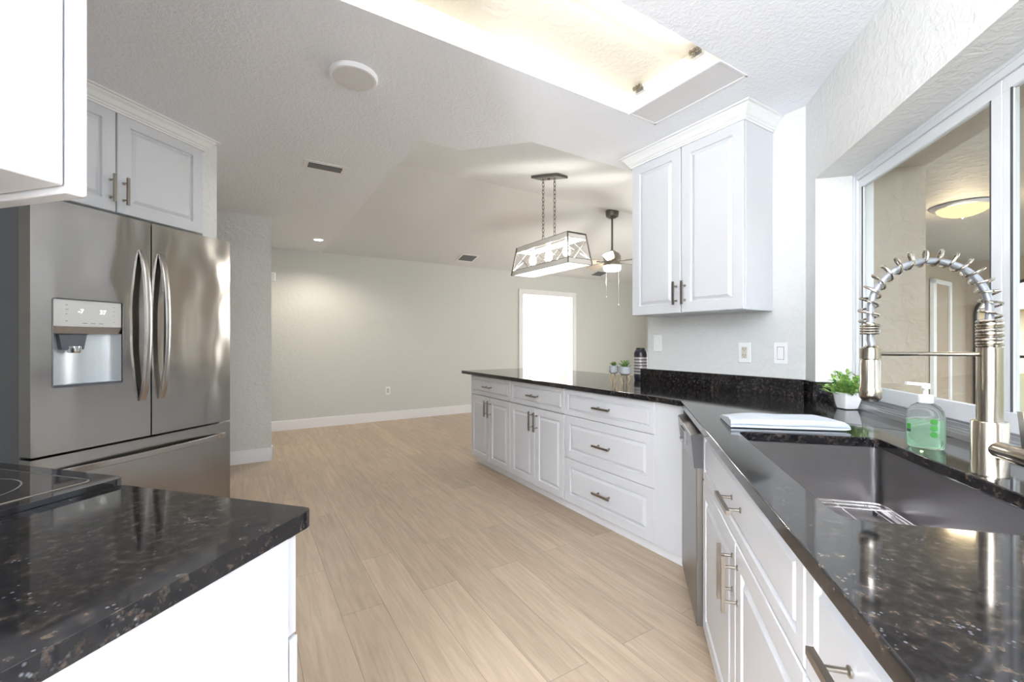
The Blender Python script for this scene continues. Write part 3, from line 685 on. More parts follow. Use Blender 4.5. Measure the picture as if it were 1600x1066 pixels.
# ------------------------------------------------------------------ RIGHT WALL CABINET
FC = 2.235; na, nb = 2.055, 1.283
uc = thing('wall_cabinet', 'tall white two-door wall cabinet above the peninsula counter', 'cabinet', H(FC, na, 0), FACE_PEN); w_ = na-nb
zb, zt = 1.368, 2.372
x = MB(); x.box(0, TH, zb, w_, 2.517-FC, zt+.03); x.build('body', 'cab', uc)
for k in range(2):
    d = MB().panel(G+k*w_/2, zb+.002, w_/2-2*G, zt-zb-.004, TH, TH, frame=.06).build('door', 'cab', uc); pull(d, w_/2+(-.03 if k == 0 else .03), zb+.12, .14, True)
crown(uc, w_, 2.517-FC, zt-.008)
# ------------------------------------------------------------------ ABOVE FRIDGE CABINET
zb, zt = 1.855, 2.378
uc = thing('wall_cabinet', 'white two-door cabinet above the refrigerator', 'cabinet', K(-2.53, 1.13, 0), FACE_FRIDGE); w_ = 2.058-1.13
x = MB(); x.box(0, TH, zb, w_, .58, zt+.03); x.build('body', 'cab', uc)
uu = (184-800)/675
tsp = 1.13+w_/2
for k in range(2):
    d = MB().panel(G+k*w_/2, zb+.002, w_/2-2*G, zt-zb-.004, TH, TH, frame=.06).build('door', 'cab', uc); pull(d, w_/2+(-.03 if k == 0 else .03), zb+.115, .14, True)
crown(uc, w_, .58, zt-.012, left=False, right=True)
# ------------------------------------------------------------------ LEFT WALL CABINET (over the range counter)
zb = 1.352
uc = thing('wall_cabinet', 'white wall cabinet at the top left edge, end panel towards the aisle', 'cabinet', K(-.535, .312, 0), FACE_LEFT); w_ = .485
x = MB(); x.box(.0, TH, zb, w_, .328, CEIL-.002); x.build('body', 'cab', uc, bevel=.002)
d = MB().panel(.002, zb-.006, w_-.004, 1.04, TH, TH-.002, frame=.06).build('door', 'cab', uc, bevel=.004)
# left base cabinet
uc = thing('base_cabinet', 'white base cabinet with plain end panel under the left foreground counter', 'cabinet', K(-.552, .622, 0), FACE_LEFT); w_ = .47
x = MB(); x.box(0, TH+.004, .0, w_, .635, CZ-.031); x.build('body', 'cab', uc)
d = MB().panel(.004, .70, w_-.008, .165, TH, TH).build('drawer', 'cab', uc)
d = MB().panel(.001, .10, w_-.002, .595, TH, TH).build('door', 'cab', uc)
# ------------------------------------------------------------------ RANGE
rg = thing('electric_range', 'black glass-top electric range at the left edge beside the granite counter', 'range', K(-1.034, .645, 0), FACE_LEFT); w_ = .76
x = MB(); x.box(0, 0, .02, w_, .64, CZ-.012); x.build('body', 'steel2', rg)
x = MB(); x.prism(rounded([(-.002, -.022), (w_+.002, -.022), (w_+.002, .62), (-.002, .62)], .02), CZ-.010, CZ+.012)
gt_ = x.build('cooktop_frame', 'blackglass', rg, bevel=.006)
x = MB(); x.prism(rounded([(.035, .014), (w_-.035, .014), (w_-.035, .585), (.035, .585)], .02), CZ+.011, CZ+.0128); x.build('glass_surface', mat('glossy ceramic glass', (.03, .025, .024), .04, 0, Specular_IOR_Level=.9), gt_)
def ring(m, cx_, cy_, r, wd=.0015, z=CZ+.0131):
    A = [m.bm.verts.new((cx_+(r-wd)*math.cos(a), cy_+(r-wd)*math.sin(a), z)) for a in [2*PI*i/48 for i in range(48)]]
    B = [m.bm.verts.new((cx_+(r+wd)*math.cos(a), cy_+(r+wd)*math.sin(a), z)) for a in [2*PI*i/48 for i in range(48)]]
    for k in range(48): m.bm.faces.new((A[k], A[(k+1) % 48], B[(k+1) % 48], B[k]))
for (cx_, cy_, r) in ((.20, .17, .115), (.20, .17, .08), (.20, .44, .08), (.56, .17, .08), (.56, .44, .115)):
    x = MB(); ring(x, cx_, cy_, r); x.build('burner_ring', 'sidegrey', gt_)
x = MB()
P_ = rounded([(.035, .014), (w_-.035, .014), (w_-.035, .585), (.035, .585)], .02); x.tube([(p[0], p[1], CZ+.0126) for p in P_], .0012, 6, closed=True); x.build('glass_edge', 'nickel', gt_)
x = MB(); x.box(.01, -.018, .28, w_-.01, 0, .86); od = x.build('oven_door', 'blackglass', rg, bevel=.004)
x = MB(); x.tube([(.06, -.05, .79), (w_-.06, -.05, .79)], .010, 10); x.box(.08, -.05, .78, .10, -.018, .80); x.box(w_-.10, -.05, .78, w_-.08, -.018, .80); x.build('handle', 'steel2', od, smooth=True)
x = MB(); x.box(.01, -.016, .06, w_-.01, 0, .27); x.build('drawer', 'steel2', rg, bevel=.004)
# ------------------------------------------------------------------ REFRIGERATOR
FZ = 1.795
fr = thing('refrigerator', 'stainless french-door refrigerator with water dispenser', 'refrigerator', K(-2.33, 1.164, 0), FACE_FRIDGE); w_ = .90
x = MB(); x.box(.004, .075, .03, w_-.004, .74, FZ-.015); x.build('body', 'sidegrey', fr, bevel=.004)
mid = .456
# left door with recess hole for the dispenser (x/z plane)
def door_with_hole(x0, x1, z0, z1, th, hx0=None, hx1=None, hz0=None, hz1=None):
    m = MB()
    outer = rounded([(x0, z0), (x1, z0), (x1, z1), (x0, z1)], .006, 3)
    holes = [rounded([(hx0, hz0), (hx1, hz0), (hx1, hz1), (hx0, hz1)], .008, 3)] if hx0 else []
    m.prism(outer, 0, th, holes)
    for v in m.bm.verts: v.co = Vector((v.co.x, th-v.co.z, v.co.y))
    return m
DX0, DX1, DZ0, DZ1 = 1.234-1.164, 1.493-1.164, 1.002, 1.382
ld = door_with_hole(0, mid-.003, .725, FZ, .07, DX0, DX1, DZ0, DZ1).build('door', 'steel', fr, bevel=.005)
rd = door_with_hole(mid+.003, w_, .725, FZ, .07).build('door', 'steel', fr, bevel=.005)
fz_ = door_with_hole(0, w_, .08, .715, .07).build('freezer_drawer', 'steel', fr, bevel=.005)
x = MB(); x.box(.01, .005, .015, w_-.01, .07, .075); x.build('kick_grille', 'black', fr)
def bow(parent, px, z0, z1, wd=.022, depth=.062):
    m = MB(); n = 16; rr = []
    for i in range(n+1):
        f = i/n; z = z0+(z1-z0)*f; d = depth*(math.sin(PI*f)**.55)*.8+.008; tk = .018 if .04 < f < .96 else .008
        y1 = -d; y0 = y1+tk
        rr.append([m.bm.verts.new((px+a, b, z)) for (a, b) in ((-wd/2, y0), (wd/2, y0), (wd/2, y1+.002), (wd/2-.003, y1), (-wd/2+.003, y1), (-wd/2, y1+.002))])
    for A, B in zip(rr, rr[1:]):
        for k in range(6): m.bm.faces.new((A[k], A[(k+1) % 6], B[(k+1) % 6], B[k]))
    m.bm.faces.new(rr[0]); m.bm.faces.new(rr[-1])
    return m.build('handle', 'steel2', parent, smooth=True)
bow(ld, mid-.045, .905, 1.648, .026); bow(rd, mid+.045, .905, 1.648, .026)
m_ = MB(); n = 18; rr = []
for i in range(n+1):
    f = i/n; xx = .05+(w_-.1)*f; d = .05*(math.sin(PI*f)**.5)*.8+.01
    rr.append([m_.bm.verts.new((xx, b, .645+a)) for (a, b) in ((-.014, -d+.014), (.014, -d+.014), (.014, -d), (-.014, -d))])
for A, B in zip(rr, rr[1:]):
    for k in range(4): m_.bm.faces.new((A[k], A[(k+1) % 4], B[(k+1) % 4], B[k]))
m_.bm.faces.new(rr[0]); m_.bm.faces.new(rr[-1]); m_.box(.045, -.02, .63, .07, .002, .66); m_.box(w_-.07, -.02, .63, w_-.045, .002, .66)
m_.build('handle', 'steel2', fz_, smooth=True, bevel=.003)
M['disp'] = mat('pale steel plastic', (.62, .66, .70), .32, .5)
M['dispd'] = mat('charcoal plastic', (.10, .11, .13), .35)
zc = 1.262
x = MB(); x.box(DX0+.002, .004, zc, DX1-.002, .03, DZ1-.002); cpn = x.build('control_panel', mat('silver touch panel', (.62, .62, .61), .3, .3), ld, bevel=.003)
x = MB(); x.hexa([(DX0+.002, .012, zc-.030), (DX1-.002, .012, zc-.030), (DX1-.002, .03, zc-.030), (DX0+.002, .03, zc-.030)], [(DX0+.002, .003, zc), (DX1-.002, .003, zc), (DX1-.002, .03, zc), (DX0+.002, .03, zc)]); x.build('dispenser_lip', 'steel2', ld)
x = MB()  # concave bay
zt_ = zc-.030; nseg = 14
cols = []
for i in range(nseg+1):
    f = i/nseg; xx = DX0+.002+(DX1-DX0-.004)*f; dd = .006+.060*min(1, (math.sin(PI*min(max(f, .0), 1)))**.55)
    cols.append([x.bm.verts.new((xx, dd, DZ0+.012)), x.bm.verts.new((xx, dd, zt_)), x.bm.verts.new((xx, .006, DZ0+.004)), x.bm.verts.new((xx, .02, zt_))])
for A, B in zip(cols, cols[1:]):
    x.bm.faces.new((A[0], A[1], B[1], B[0])); x.bm.faces.new((A[2], A[0], B[0], B[2])); x.bm.faces.new((A[1], A[3], B[3], B[1]))
x.build('dispenser_bay', 'disp', ld, smooth=True)
x = MB(); x.box(DX0+.03, .018, zt_-.004, DX0+.135, .055, zt_); x.hexa([(DX0+.042, .02, zt_-.070), (DX0+.120, .02, zt_-.070), (DX0+.120, .05, zt_-.070), (DX0+.042, .05, zt_-.070)], [(DX0+.030, .018, zt_-.004), (DX0+.130, .018, zt_-.004), (DX0+.130, .055, zt_-.004), (DX0+.030, .055, zt_-.004)]); x.build('nozzle', 'dispd', ld, bevel=.003)
x = MB(); x.lathe([(.020, -.084), (.024, -.076), (.024, -.055)], 18, (DX0+.085, .022, zt_)); x.build('paddle', 'chrome', ld, smooth=True)
x = MB(); x.box(DX0+.004, .004, DZ0+.003, DX1-.004, .045, DZ0+.010); x.build('drip_tray', 'dispd', ld)
x = MB(); x.tube([(p[0], -.0012, p[1]) for p in rounded([(DX0, DZ0), (DX1, DZ0), (DX1, DZ1), (DX0, DZ1)], .009, 3)], .0022, 6, closed=True); x.build('bezel', 'sidegrey', ld)
def text(body, size, loc, parent, m, name='digits'):
    cu = D.curves.new(name, 'FONT'); cu.body = body; cu.size = size; cu.extrude = .0003
    o = D.objects.new(name, cu); C.objects.link(o); dg = bpy.context.evaluated_depsgraph_get()
    me = D.meshes.new_from_object(o.evaluated_get(dg)); D.objects.remove(o)
    me.materials.clear(); me.materials.append(M[m]); q = D.objects.new(name, me); C.objects.link(q); q.parent = parent
    q.location = loc; q.rotation_euler = (PI/2, 0, 0); return q
text('-7', .026, (DX0+.088, .0032, 1.322), cpn, 'digits'); text('37', .026, (DX0+.168, .0032, 1.322), cpn, 'digits')
for (xx, zz, ww) in ((.045, 1.355, .008), (.045, 1.335, .010), (.045, 1.315, .006), (.045, 1.285, .008), (.105, 1.277, .018), (.135, 1.277, .018), (.165, 1.277, .018), (.222, 1.355, .005), (.222, 1.335, .005), (.222, 1.315, .005), (.222, 1.285, .005)):
    x = MB(); x.box(DX0+xx, .0030, zz, DX0+xx+ww, .0042, zz+.0025); x.build('key_mark', 'sidegrey', cpn)
# ------------------------------------------------------------------ WALL PLATES
def plate(kind, label, loc, rot, cat, sc_=1.0, wd=.072, hg=.118):
    o = thing('wall_plate' if kind == 'blank' else ('wall_outlet' if kind == 'outlet' else 'light_switch'), label, cat, loc, rot)
    w2, h2 = wd/2*sc_, hg/2*sc_
    m = MB().box(-w2, -.006, -h2, w2, -.0005, h2); m.build('plate', 'plate', o, bevel=.0025)
    if kind == 'outlet':
        m = MB().box(-.017, -.0085, -.034, .017, -.0055, .034); r_ = m.build('receptacle', 'plug', o, bevel=.001)
        for zz in (-.018, .018):
            m = MB(); m.box(-.009, -.0092, zz, -.006, -.008, zz+.008); m.box(.006, -.0092, zz, .009, -.008, zz+.007); m.box(-.002, -.0092, zz-.008, .002, -.008, zz-.004); m.build('socket', 'black', r_)
    elif kind == 'switch':
        m = MB().box(-.0185, -.0064, -.0355, .0185, -.0055, .0355); m.build('rocker_gap_shade', 'sidegrey', o)  # grey plate paints the shade in the gap around the rocker
        m = MB(); m.hexa([(-.016, -.0095, -.033), (.016, -.0095, -.033), (.016, -.005, -.033), (-.016, -.005, -.033)], [(-.016, -.0065, .033), (.016, -.0065, .033), (.016, -.005, .033), (-.016, -.005, .033)]); m.build('rocker', 'plate', o)
    else:
        m = MB().box(-.0185, -.0062, -.0365, .0185, -.0055, .0365); m.build('inset_gap_shade', 'lens', o)  # pale grey outline paints the shade around the inset
        m = MB().box(-.0172, -.0072, -.0352, .0172, -.0055, .0352); m.build('inset', 'plate', o)
    return o
def cab_wall(u, v, mm=2.52):
    r = (u-800)/675; Y = mm/(math.cos(HA)*r+math.sin(HA)); return Vector((r*Y, Y, CAMZ+(533-v)*Y/675))
plate('blank', 'white rocker plate on the textured wall nearest the black vase', cab_wall(1028.5, 536.5), FACE_PEN, 'wall plate')
plate('outlet', 'white duplex outlet with almond sockets under the wall cabinet', cab_wall(1164, 551), FACE_PEN, 'outlet')
plate('switch', 'white rocker light switch on the wall between outlet and window', cab_wall(1220.5, 552), FACE_PEN, 'light switch')
def far_wall(u, v, nn=6.53):
    r = (u-800)/675; Y = nn/(math.cos(HA)-math.sin(HA)*r); return Vector((r*Y, Y, CAMZ+(533-v)*Y/675))
plate('outlet', 'small white outlet low on the long sage wall', far_wall(606, 610.5), ROT_H, 'outlet')
plate('switch', 'upper white switch on the sage wall left of the bright doorway', far_wall(815, 521), ROT_H, 'light switch', .9)
plate('blank', 'lower white plate on the sage wall left of the bright doorway', far_wall(815, 536), ROT_H, 'wall plate', .75)
# hall door knob and sensor just past the column
ms = thing('motion_sensor', 'small white sensor peeking past the hall corner high on the wall', 'sensor', far_wall(425.5, 433.0, 6.0), ROT_H)
x = MB(); x.box(-.03, -.02, -.05, .03, .0, .05); x.build('housing', 'white', ms, bevel=.008)
hd = sempty('door_2', far_wall(420, 533, 5.55)*Vector((1, 1, 0)), ROT_H)
hp = far_wall(420.5, 533, 5.55); hd.location = (hp.x, hp.y, 0)
x = MB(); x.box(-.86, -.02, .01, -.06, .02, 2.03); x.build('panel', 'trimw', hd)
x = MB(); x.lathe([(.025, 0), (.012, .012), (.010, .03), (.026, .045), (.028, .058), (.02, .068), (.004, .070)], 20, (-.045, 0, CAMZ-(626-533)*hp.y/675), 'X'); x.build('knob', 'nickel', hd, smooth=True)
ms.location = far_wall(425.5, 433.0, 5.55)
# ------------------------------------------------------------------ CEILING FITTINGS
def ceil_pt(u, v, z=CEIL): Y = (z-CAMZ)*675/(533-v); return Vector(((u-800)/675*Y, Y, z))
cl = thing('ceiling_light', 'unlit round flush disc light on the kitchen ceiling', 'ceiling light', ceil_pt(552.5, 117.5))
x = MB(); x.lathe([(.108, 0), (.108, -.012), (.102, -.020), (.092, -.020)], 48, caps=False); x.build('ring', 'trimw', cl, smooth=True)
x = MB(); x.lathe([(.092, -.0195), (.05, -.020), (.002, -.020)], 48, caps=False); x.build('lens', 'lens', cl, smooth=True)
cl = thing('ceiling_light', 'unseen lit round disc added on the ceiling above the sink side', 'ceiling light', K(.52, .98, CEIL))  # unseen disc added to brighten the window wall and left cabinets
x = MB(); x.lathe([(.108, 0), (.108, -.012), (.102, -.020), (.092, -.020)], 48, caps=False); x.build('ring', 'trimw', cl, smooth=True)
x = MB(); x.lathe([(.092, -.0195), (.05, -.020), (.002, -.020)], 48, caps=False); x.build('lens', 'disc_lit', cl, smooth=True)
dl = thing('recessed_downlight', 'small lit recessed downlight in the hall end of the flat ceiling', 'downlight', ceil_pt(497.5, 374.5))
x = MB(); x.lathe([(.062, 0), (.062, -.004), (.05, -.006)], 32, caps=False); x.build('trim_ring', 'white', dl, smooth=True)
x = MB(); x.lathe([(.05, -.003), (.002, -.003)], 32, caps=False); x.build('lens', 'down', dl)
lamp('downlight_glow', 'SPOT', ceil_pt(497.5, 374.5)-Vector((0, 0, .02)), 26, (1, .88, .74), size=.05, spot=math.radians(150))
def vent(label, loc, rot, L_, W_, slope=0, nsl=5):
    o = thing('air_vent', label, 'vent', loc, 0); o.rotation_euler = rot
    m = MB(); m.box(-L_/2-.03, -W_/2-.03, -.006, L_/2+.03, W_/2+.03, 0); m.build('frame', 'white', o, bevel=.002)
    m = MB(); m.box(-L_/2, -W_/2, -.0075, L_/2, W_/2, -.006); m.build('opening', 'gap', o)
    for i in range(nsl):
        y = -W_/2+W_*(i+.5)/nsl
        m = MB(); m.hexa([(-L_/2, y-W_/nsl*.30, -.008), (L_/2, y-W_/nsl*.30, -.008), (L_/2, y-W_/nsl*.26, -.008), (-L_/2, y-W_/nsl*.26, -.008)], [(-L_/2, y+W_/nsl*.16, -.014), (L_/2, y+W_/nsl*.16, -.014), (L_/2, y+W_/nsl*.20, -.014), (-L_/2, y+W_/nsl*.20, -.014)]); m.build('slat', 'sidegrey', o)
    return o
vent('white ceiling vent with dark slats on the flat kitchen ceiling', ceil_pt(508, 260.5), (0, 0, HA), .22, .085, nsl=3)
def vault_pt(u, v):
    k = (2.44-RZ)/(6.53-RN); r = (u-800)/675; q = math.cos(HA)-math.sin(HA)*r
    Y = (2.44-k*6.53-CAMZ)/((533-v)/675-k*q); return Vector((r*Y, Y, CAMZ+(533-v)/675*Y))
ks = math.atan2(2.44-RZ, 6.53-RN)
def slope_rot(a): return (Matrix.Rotation(HA, 3, 'Z') @ Matrix.Rotation(a, 3, 'X')).to_euler()
vent('small grey vent low on the vaulted ceiling left of the pendant', vault_pt(730.5, 403), slope_rot(ks), .24, .20, nsl=4)
vent('small dark vent on the vaulted ceiling below the ceiling fan', vault_pt(936, 427.5), slope_rot(ks), .24, .20, nsl=4)
# ------------------------------------------------------------------ PENDANT
r0 = (857.5-800)/675; kk_ = (RZ-2.433)/(RN-2.19); qq = math.cos(HA)-math.sin(HA)*r0
Yp = (2.433-kk_*2.19-CAMZ)/((533-275)/675-kk_*qq); PX, PY, PZ = r0*Yp, Yp, CAMZ+(533-275)/675*Yp
pe = thing('pendant_light', 'long caged trapezoid pendant light with lit bulbs hanging on chains', 'pendant light', (PX, PY, PZ), ROT_H)
za, zb_ = 2.085-PZ, 1.825-PZ
# canopy, tilted with the slope
x = MB(); hl_, hw_ = .19, .06
def cp_(a, b, dz): return (a, b, b*kk_+dz)
x.hexa([cp_(-hw_, -hl_, -.022), cp_(hw_, -hl_, -.022), cp_(hw_, hl_, -.022), cp_(-hw_, hl_, -.022)], [cp_(-hw_, -hl_, -.001), cp_(hw_, -hl_, -.001), cp_(hw_, hl_, -.001), cp_(-hw_, hl_, -.001)])
x.lathe([(.012, -.035), (.012, -.02)], 12); x.build('canopy', 'darkmetal', pe)
CY = .085
for sgn in (-1, 1):
    x = MB(); ztop = sgn*CY*kk_-.022; n = int((ztop-za)/.034); stp = (ztop-za)/n
    for i in range(n):
        zc_ = ztop-stp*(i+.5); vert = stp*.62
        pts = [(0, 0.0105*math.cos(a), vert*math.sin(a)) if i % 2 == 0 else (.0105*math.cos(a), 0, vert*math.sin(a)) for a in [2*PI*k/12 for k in range(12)]]
        x.tube([(p[0], p[1]+sgn*CY, p[2]+zc_) for p in pts], .0026, 5, closed=True)
    x.build('chain', 'darkmetal', pe, smooth=True)
TW, TL, BW, BL = .095, .38, .127, .425
def corner(a, b, f): return Vector((a*(TW+(BW-TW)*f), b*(TL+(BL-TL)*f), za+(zb_-za)*f))
for a in (-1, 1):
    for b in (-1, 1):
        x = MB(); x.bar(corner(a, b, 0), corner(a, b, 1), .011); x.build('corner_post', 'darkmetal', pe)
M['band'] = mat('weathered white band', (.74, .71, .66), .6)
def sidequad(c1, c2, f0, f1, thk, outw):
    a, b = corner(*c1, f0), corner(*c2, f0); c, d = corner(*c2, f1), corner(*c1, f1); o_ = Vector(outw)*thk
    return [a, b, c, d], [p+o_ for p in (a, b, c, d)]
for (c1, c2, ow) in (((-1, -1), (-1, 1), (1, 0, 0)), ((1, -1), (1, 1), (-1, 0, 0)), ((-1, -1), (1, -1), (0, 1, 0)), ((-1, 1), (1, 1), (0, -1, 0))):
    for (f0, f1) in ((0, .17), (.83, 1)):
        x = MB(); x.hexa(*sidequad(c1, c2, f0, f1, .006, ow)); bnd = x.build('band', 'band', pe)
        x = MB(); 
        for f in (f0, f1): x.bar(corner(*c1, f), corner(*c2, f), .0035)
        x.build('edge', 'darkmetal', bnd)
    # crossed wires
    long_ = c1[0] == c2[0]; nx = 3 if long_ else 1
    x = MB()
    for i in range(nx):
        A_ = lambda g_, f: corner(*c1, f).lerp(corner(*c2, f), g_)
        x.bar(A_(i/nx, .17), A_((i+1)/nx, .83), .004); x.bar(A_(i/nx, .83), A_((i+1)/nx, .17), .004)
    x.build('cross_wires', 'chrome', pe)
x = MB(); x.bar((0, -TL, za-.004), (0, TL, za-.004), .03, .012); x.bar((-TW, -TL, za-.004), (TW, -TL, za-.004), .012); x.bar((-TW, TL, za-.004), (TW, TL, za-.004), .012); x.build('top_rail', 'darkmetal', pe)
x = MB(); x.hexa([(-TW, -TL, za-.001), (TW, -TL, za-.001), (TW, TL, za-.001), (-TW, TL, za-.001)], [(-TW, -TL, za+.002), (TW, -TL, za+.002), (TW, TL, za+.002), (-TW, TL, za+.002)]) 
for i in range(3):
    y = -.25+.25*i
    x = MB(); x.lathe([(.014, za-.01), (.014, za-.055), (.011, za-.06)], 14, (0, y, 0)); so = x.build('socket', 'band', pe, smooth=True)
    x = MB(); x.lathe([(.011, za-.06), (.016, za-.075), (.030, za-.115), (.033, za-.135), (.028, za-.155), (.015, za-.168), (.003, za-.171)], 18, (0, y, 0)); x.build('bulb', 'bulb', so, smooth=True)
x = MB(); x.box(-BW+.012, -BL+.012, zb_+.006, BW-.012, BL-.012, zb_+.009); x.build('bottom_diffuser', 'glow', pe)
# ------------------------------------------------------------------ CEILING FAN
FX, FY = (956.5-800)/675*5.91, 5.91
FZc = 2.985
fa = thing('ceiling_fan', 'brushed nickel ceiling fan with lit drum light and pull chains', 'ceiling fan', (FX, FY, FZc), 0)
x = MB(); x.lathe([(.05, .0), (.088, -.004), (.090, -.035), (.082, -.085), (.05, -.105), (.02, -.108)], 30); x.build('canopy', 'darkmetal', fa, smooth=True)
x = MB(); x.lathe([(.013, -.10), (.013, -.56)], 14); x.build('downrod', 'darkmetal', fa, smooth=True)
x = MB(); x.lathe([(.03, -.545), (.045, -.56), (.095, -.59), (.118, -.63), (.120, -.68), (.105, -.70), (.112, -.72), (.112, -.755), (.02, -.757)], 36); x.build('motor_housing', 'nickel', fa, smooth=True)
x = MB(); x.lathe([(.117, -.757), (.116, -.80), (.105, -.825), (.06, -.832), (.003, -.833)], 32); x.build('light_drum', emit('lit fan drum', (1, .95, .86), 3.5), fa, smooth=True)
lamp('fan_glow', 'POINT', (FX, FY, FZc-.95), 14, (1, .95, .86), size=.1)
for k in range(5):
    a = math.radians(2+72*k+178)
    dr = Vector((math.cos(a), math.sin(a), 0)); sd = Vector((-math.sin(a), math.cos(a), 0)); tl = math.radians(19)
    wv = sd*math.cos(tl)+Vector((0, 0, 1))*math.sin(tl); nv = Vector((0, 0, 1))*math.cos(tl)-sd*math.sin(tl); zz = Vector((0, 0, -.70))
    m = MB(); pl_ = [(.17, .045), (.30, .06), (.62, .068), (.66, .05)]
    up = [dr*r+wv*w__+zz+nv*.003 for r, w__ in pl_]+[dr*r-wv*w__+zz+nv*.003 for r, w__ in pl_[::-1]]
    dn = [p-nv*.006 for p in up]
    A = [m.bm.verts.new(p) for p in up]; B = [m.bm.verts.new(p) for p in dn]
    m.bm.faces.new(A); m.bm.faces.new(B[::-1])
    for i in range(len(A)): m.bm.faces.new((A[i], A[(i+1) % len(A)], B[(i+1) % len(A)], B[i]))
    bl = m.build('blade', 'wood_dark', fa)
    m = MB(); m.bar(dr*.09+zz, dr*.21+zz-nv*.006, .03, .008); m.build('blade_arm', 'nickel', bl)
for (dx, ln) in ((-.085, .43), (.085, .535)):
    m = MB(); m.tube([(dx, -.02, -.75), (dx, -.02, -.757-ln)], .0012, 6); m.sphere((dx, -.02, -.757-ln), .010, 10); m.build('pull_chain', 'alu2', fa, smooth=True)
# ------------------------------------------------------------------ COUNTER ITEMS
def cpt(u, v, z=CZ): Y = (CAMZ-z)*675/(v-533); return Vector(((u-800)/675*Y, Y, z))
# soap bottle
sb = thing('soap_bottle', 'clear pump bottle of green hand soap beside the faucet', 'soap bottle', K(.800, 1.478, CZ), ROT_K)
rx = .041
def oval(m, prof, sx=1, sy=.62, seg=32):
    rings = [[m.bm.verts.new((r*sx*math.cos(a), r*sy*math.sin(a), z)) for a in [2*PI*k/seg for k in range(seg)]] for (r, z) in prof]
    for A, B in zip(rings, rings[1:]):
        for k in range(seg): m.bm.faces.new((A[k], A[(k+1) % seg], B[(k+1) % seg], B[k]))
    m.bm.faces.new(rings[0][::-1]); m.bm.faces.new(rings[-1])
x = MB(); oval(x, [(.036, .001), (.0405, .006), (.041, .03), (.041, .088), (.038, .105), (.030, .118), (.018, .126), (.015, .128)]); bo = x.build('bottle', 'bottle', sb, smooth=True); bo.rotation_euler.z = math.radians(-38)
x = MB(); oval(x, [(.034, .004), (.0375, .008), (.038, .03), (.038, .080)]); ge = x.build('soap', 'gel', sb, smooth=True); ge.rotation_euler.z = math.radians(-38)
x = MB(); x.lathe([(.0165, .127), (.0165, .146), (.0155, .149), (.006, .150), (.0055, .168)], 24)
x.lathe([(.010, .166), (.0105, .176), (.008, .181), (.002, .182)], 18)
x.bar((.008, 0, .177), (-.046, -.0, .181), .010, .008); x.build('pump', 'white', sb, smooth=True)
Rb = math.radians(-38)
for k, zz in enumerate((.078, .060, .042)):
    x = MB(); a0 = -1.05
    cc = Vector((.0412*math.cos(a0), .0412*.62*math.sin(a0), zz)); nr = Vector((.62*math.cos(a0), math.sin(a0), 0)).normalized(); sd = Vector((-nr.y, nr.x, 0))
    ring_ = [x.bm.verts.new(cc+nr*.0006+sd*.0080*math.cos(a)+Vector((0, 0, .0080*math.sin(a)))) for a in [2*PI*j/20 for j in range(20)]]; x.bm.faces.new(ring_); x.build('label_icon', 'green', bo)
x = MB()
cc = Vector((.0412*math.cos(-2.45), .0412*.62*math.sin(-2.45), 0)); nr = Vector((.62*math.cos(-2.45), math.sin(-2.45), 0)).normalized(); sd = Vector((-nr.y, nr.x, 0))
x.bm.faces.new([x.bm.verts.new(cc+nr*.0006+sd*a+Vector((0, 0, b))) for a, b in ((-.006, .052), (.006, .052), (.006, .066), (-.006, .066))])
x.build('label_mark', 'green', bo)
x = MB(); x.bm.faces.new([x.bm.verts.new(cc+nr*.0007+sd*a+Vector((0, 0, b))) for a, b in ((-.006, .043), (.006, .043), (.006, .051), (-.006, .051))]); x.build('label_block', 'darkprint', bo)
# potted plant
pp = thing('potted_plant', 'small leafy green plant in a white square pot by the window niche', 'potted plant', K(.925, 2.235, CZ+.0008), ROT_K+.3)
x = MB()
def sq(m, a, z, r): return [m.bm.verts.new((p[0], p[1], z)) for p in rounded([(-a, -a), (a, -a), (a, a), (-a, a)], r, 4)]
rg_ = [sq(x, .020, 0, .01), sq(x, .029, .003, .012), sq(x, .036, .035, .012), sq(x, .040, .072, .012), sq(x, .037, .072, .011), sq(x, .035, .055, .011)]
for A, B in zip(rg_, rg_[1:]):
    for k in range(len(A)): x.bm.faces.new((A[k], A[(k+1) % len(A)], B[(k+1) % len(A)], B[k]))
x.bm.faces.new(rg_[0][::-1]); x.bm.faces.new(rg_[-1]); x.build('pot', 'ceramic', pp, smooth=True)
x = MB()
def leaf(m, base, dirv, ln, wd, cup=.2):
    dirv = dirv.normalized(); up = Vector((0, 0, 1)) if abs(dirv.z) < .9 else Vector((1, 0, 0)); sd = dirv.cross(up).normalized(); nn_ = sd.cross(dirv)
    P = []
    for f, wf_ in ((0, .12), (.3, .75), (.6, 1), (.85, .7), (1, .08)):
        c_ = base+dirv*ln*f-nn_*(f*f)*ln*cup; P.append((m.bm.verts.new(c_+sd*wd*wf_*.5+nn_*wd*.12), m.bm.verts.new(c_), m.bm.verts.new(c_-sd*wd*wf_*.5+nn_*wd*.12)))
    for A, B in zip(P, P[1:]): m.bm.faces.new((A[0], A[1], B[1], B[0])); m.bm.faces.new((A[1], A[2], B[2], B[1]))
for i in range(52):
    a = random.uniform(0, 2*PI); el = random.uniform(.2, 1.4); ln = random.uniform(.06, .112)
    dv = Vector((math.cos(a)*math.cos(el), math.sin(a)*math.cos(el), math.sin(el))); b0 = Vector((random.uniform(-.015, .015), random.uniform(-.015, .015), .058))
    x.tube([b0, b0+dv*ln], .0009, 5)
    for k in range(7):
        f = .25+.75*k/6; a2 = random.uniform(0, 2*PI); d2 = (dv+Vector((math.cos(a2), math.sin(a2), random.uniform(-.2, .7)))*.9)
        leaf(x, b0+dv*ln*f, d2, random.uniform(.018, .028), random.uniform(.014, .021), .25)
x.build('foliage', 'leaf', pp, smooth=True, fixn=False)
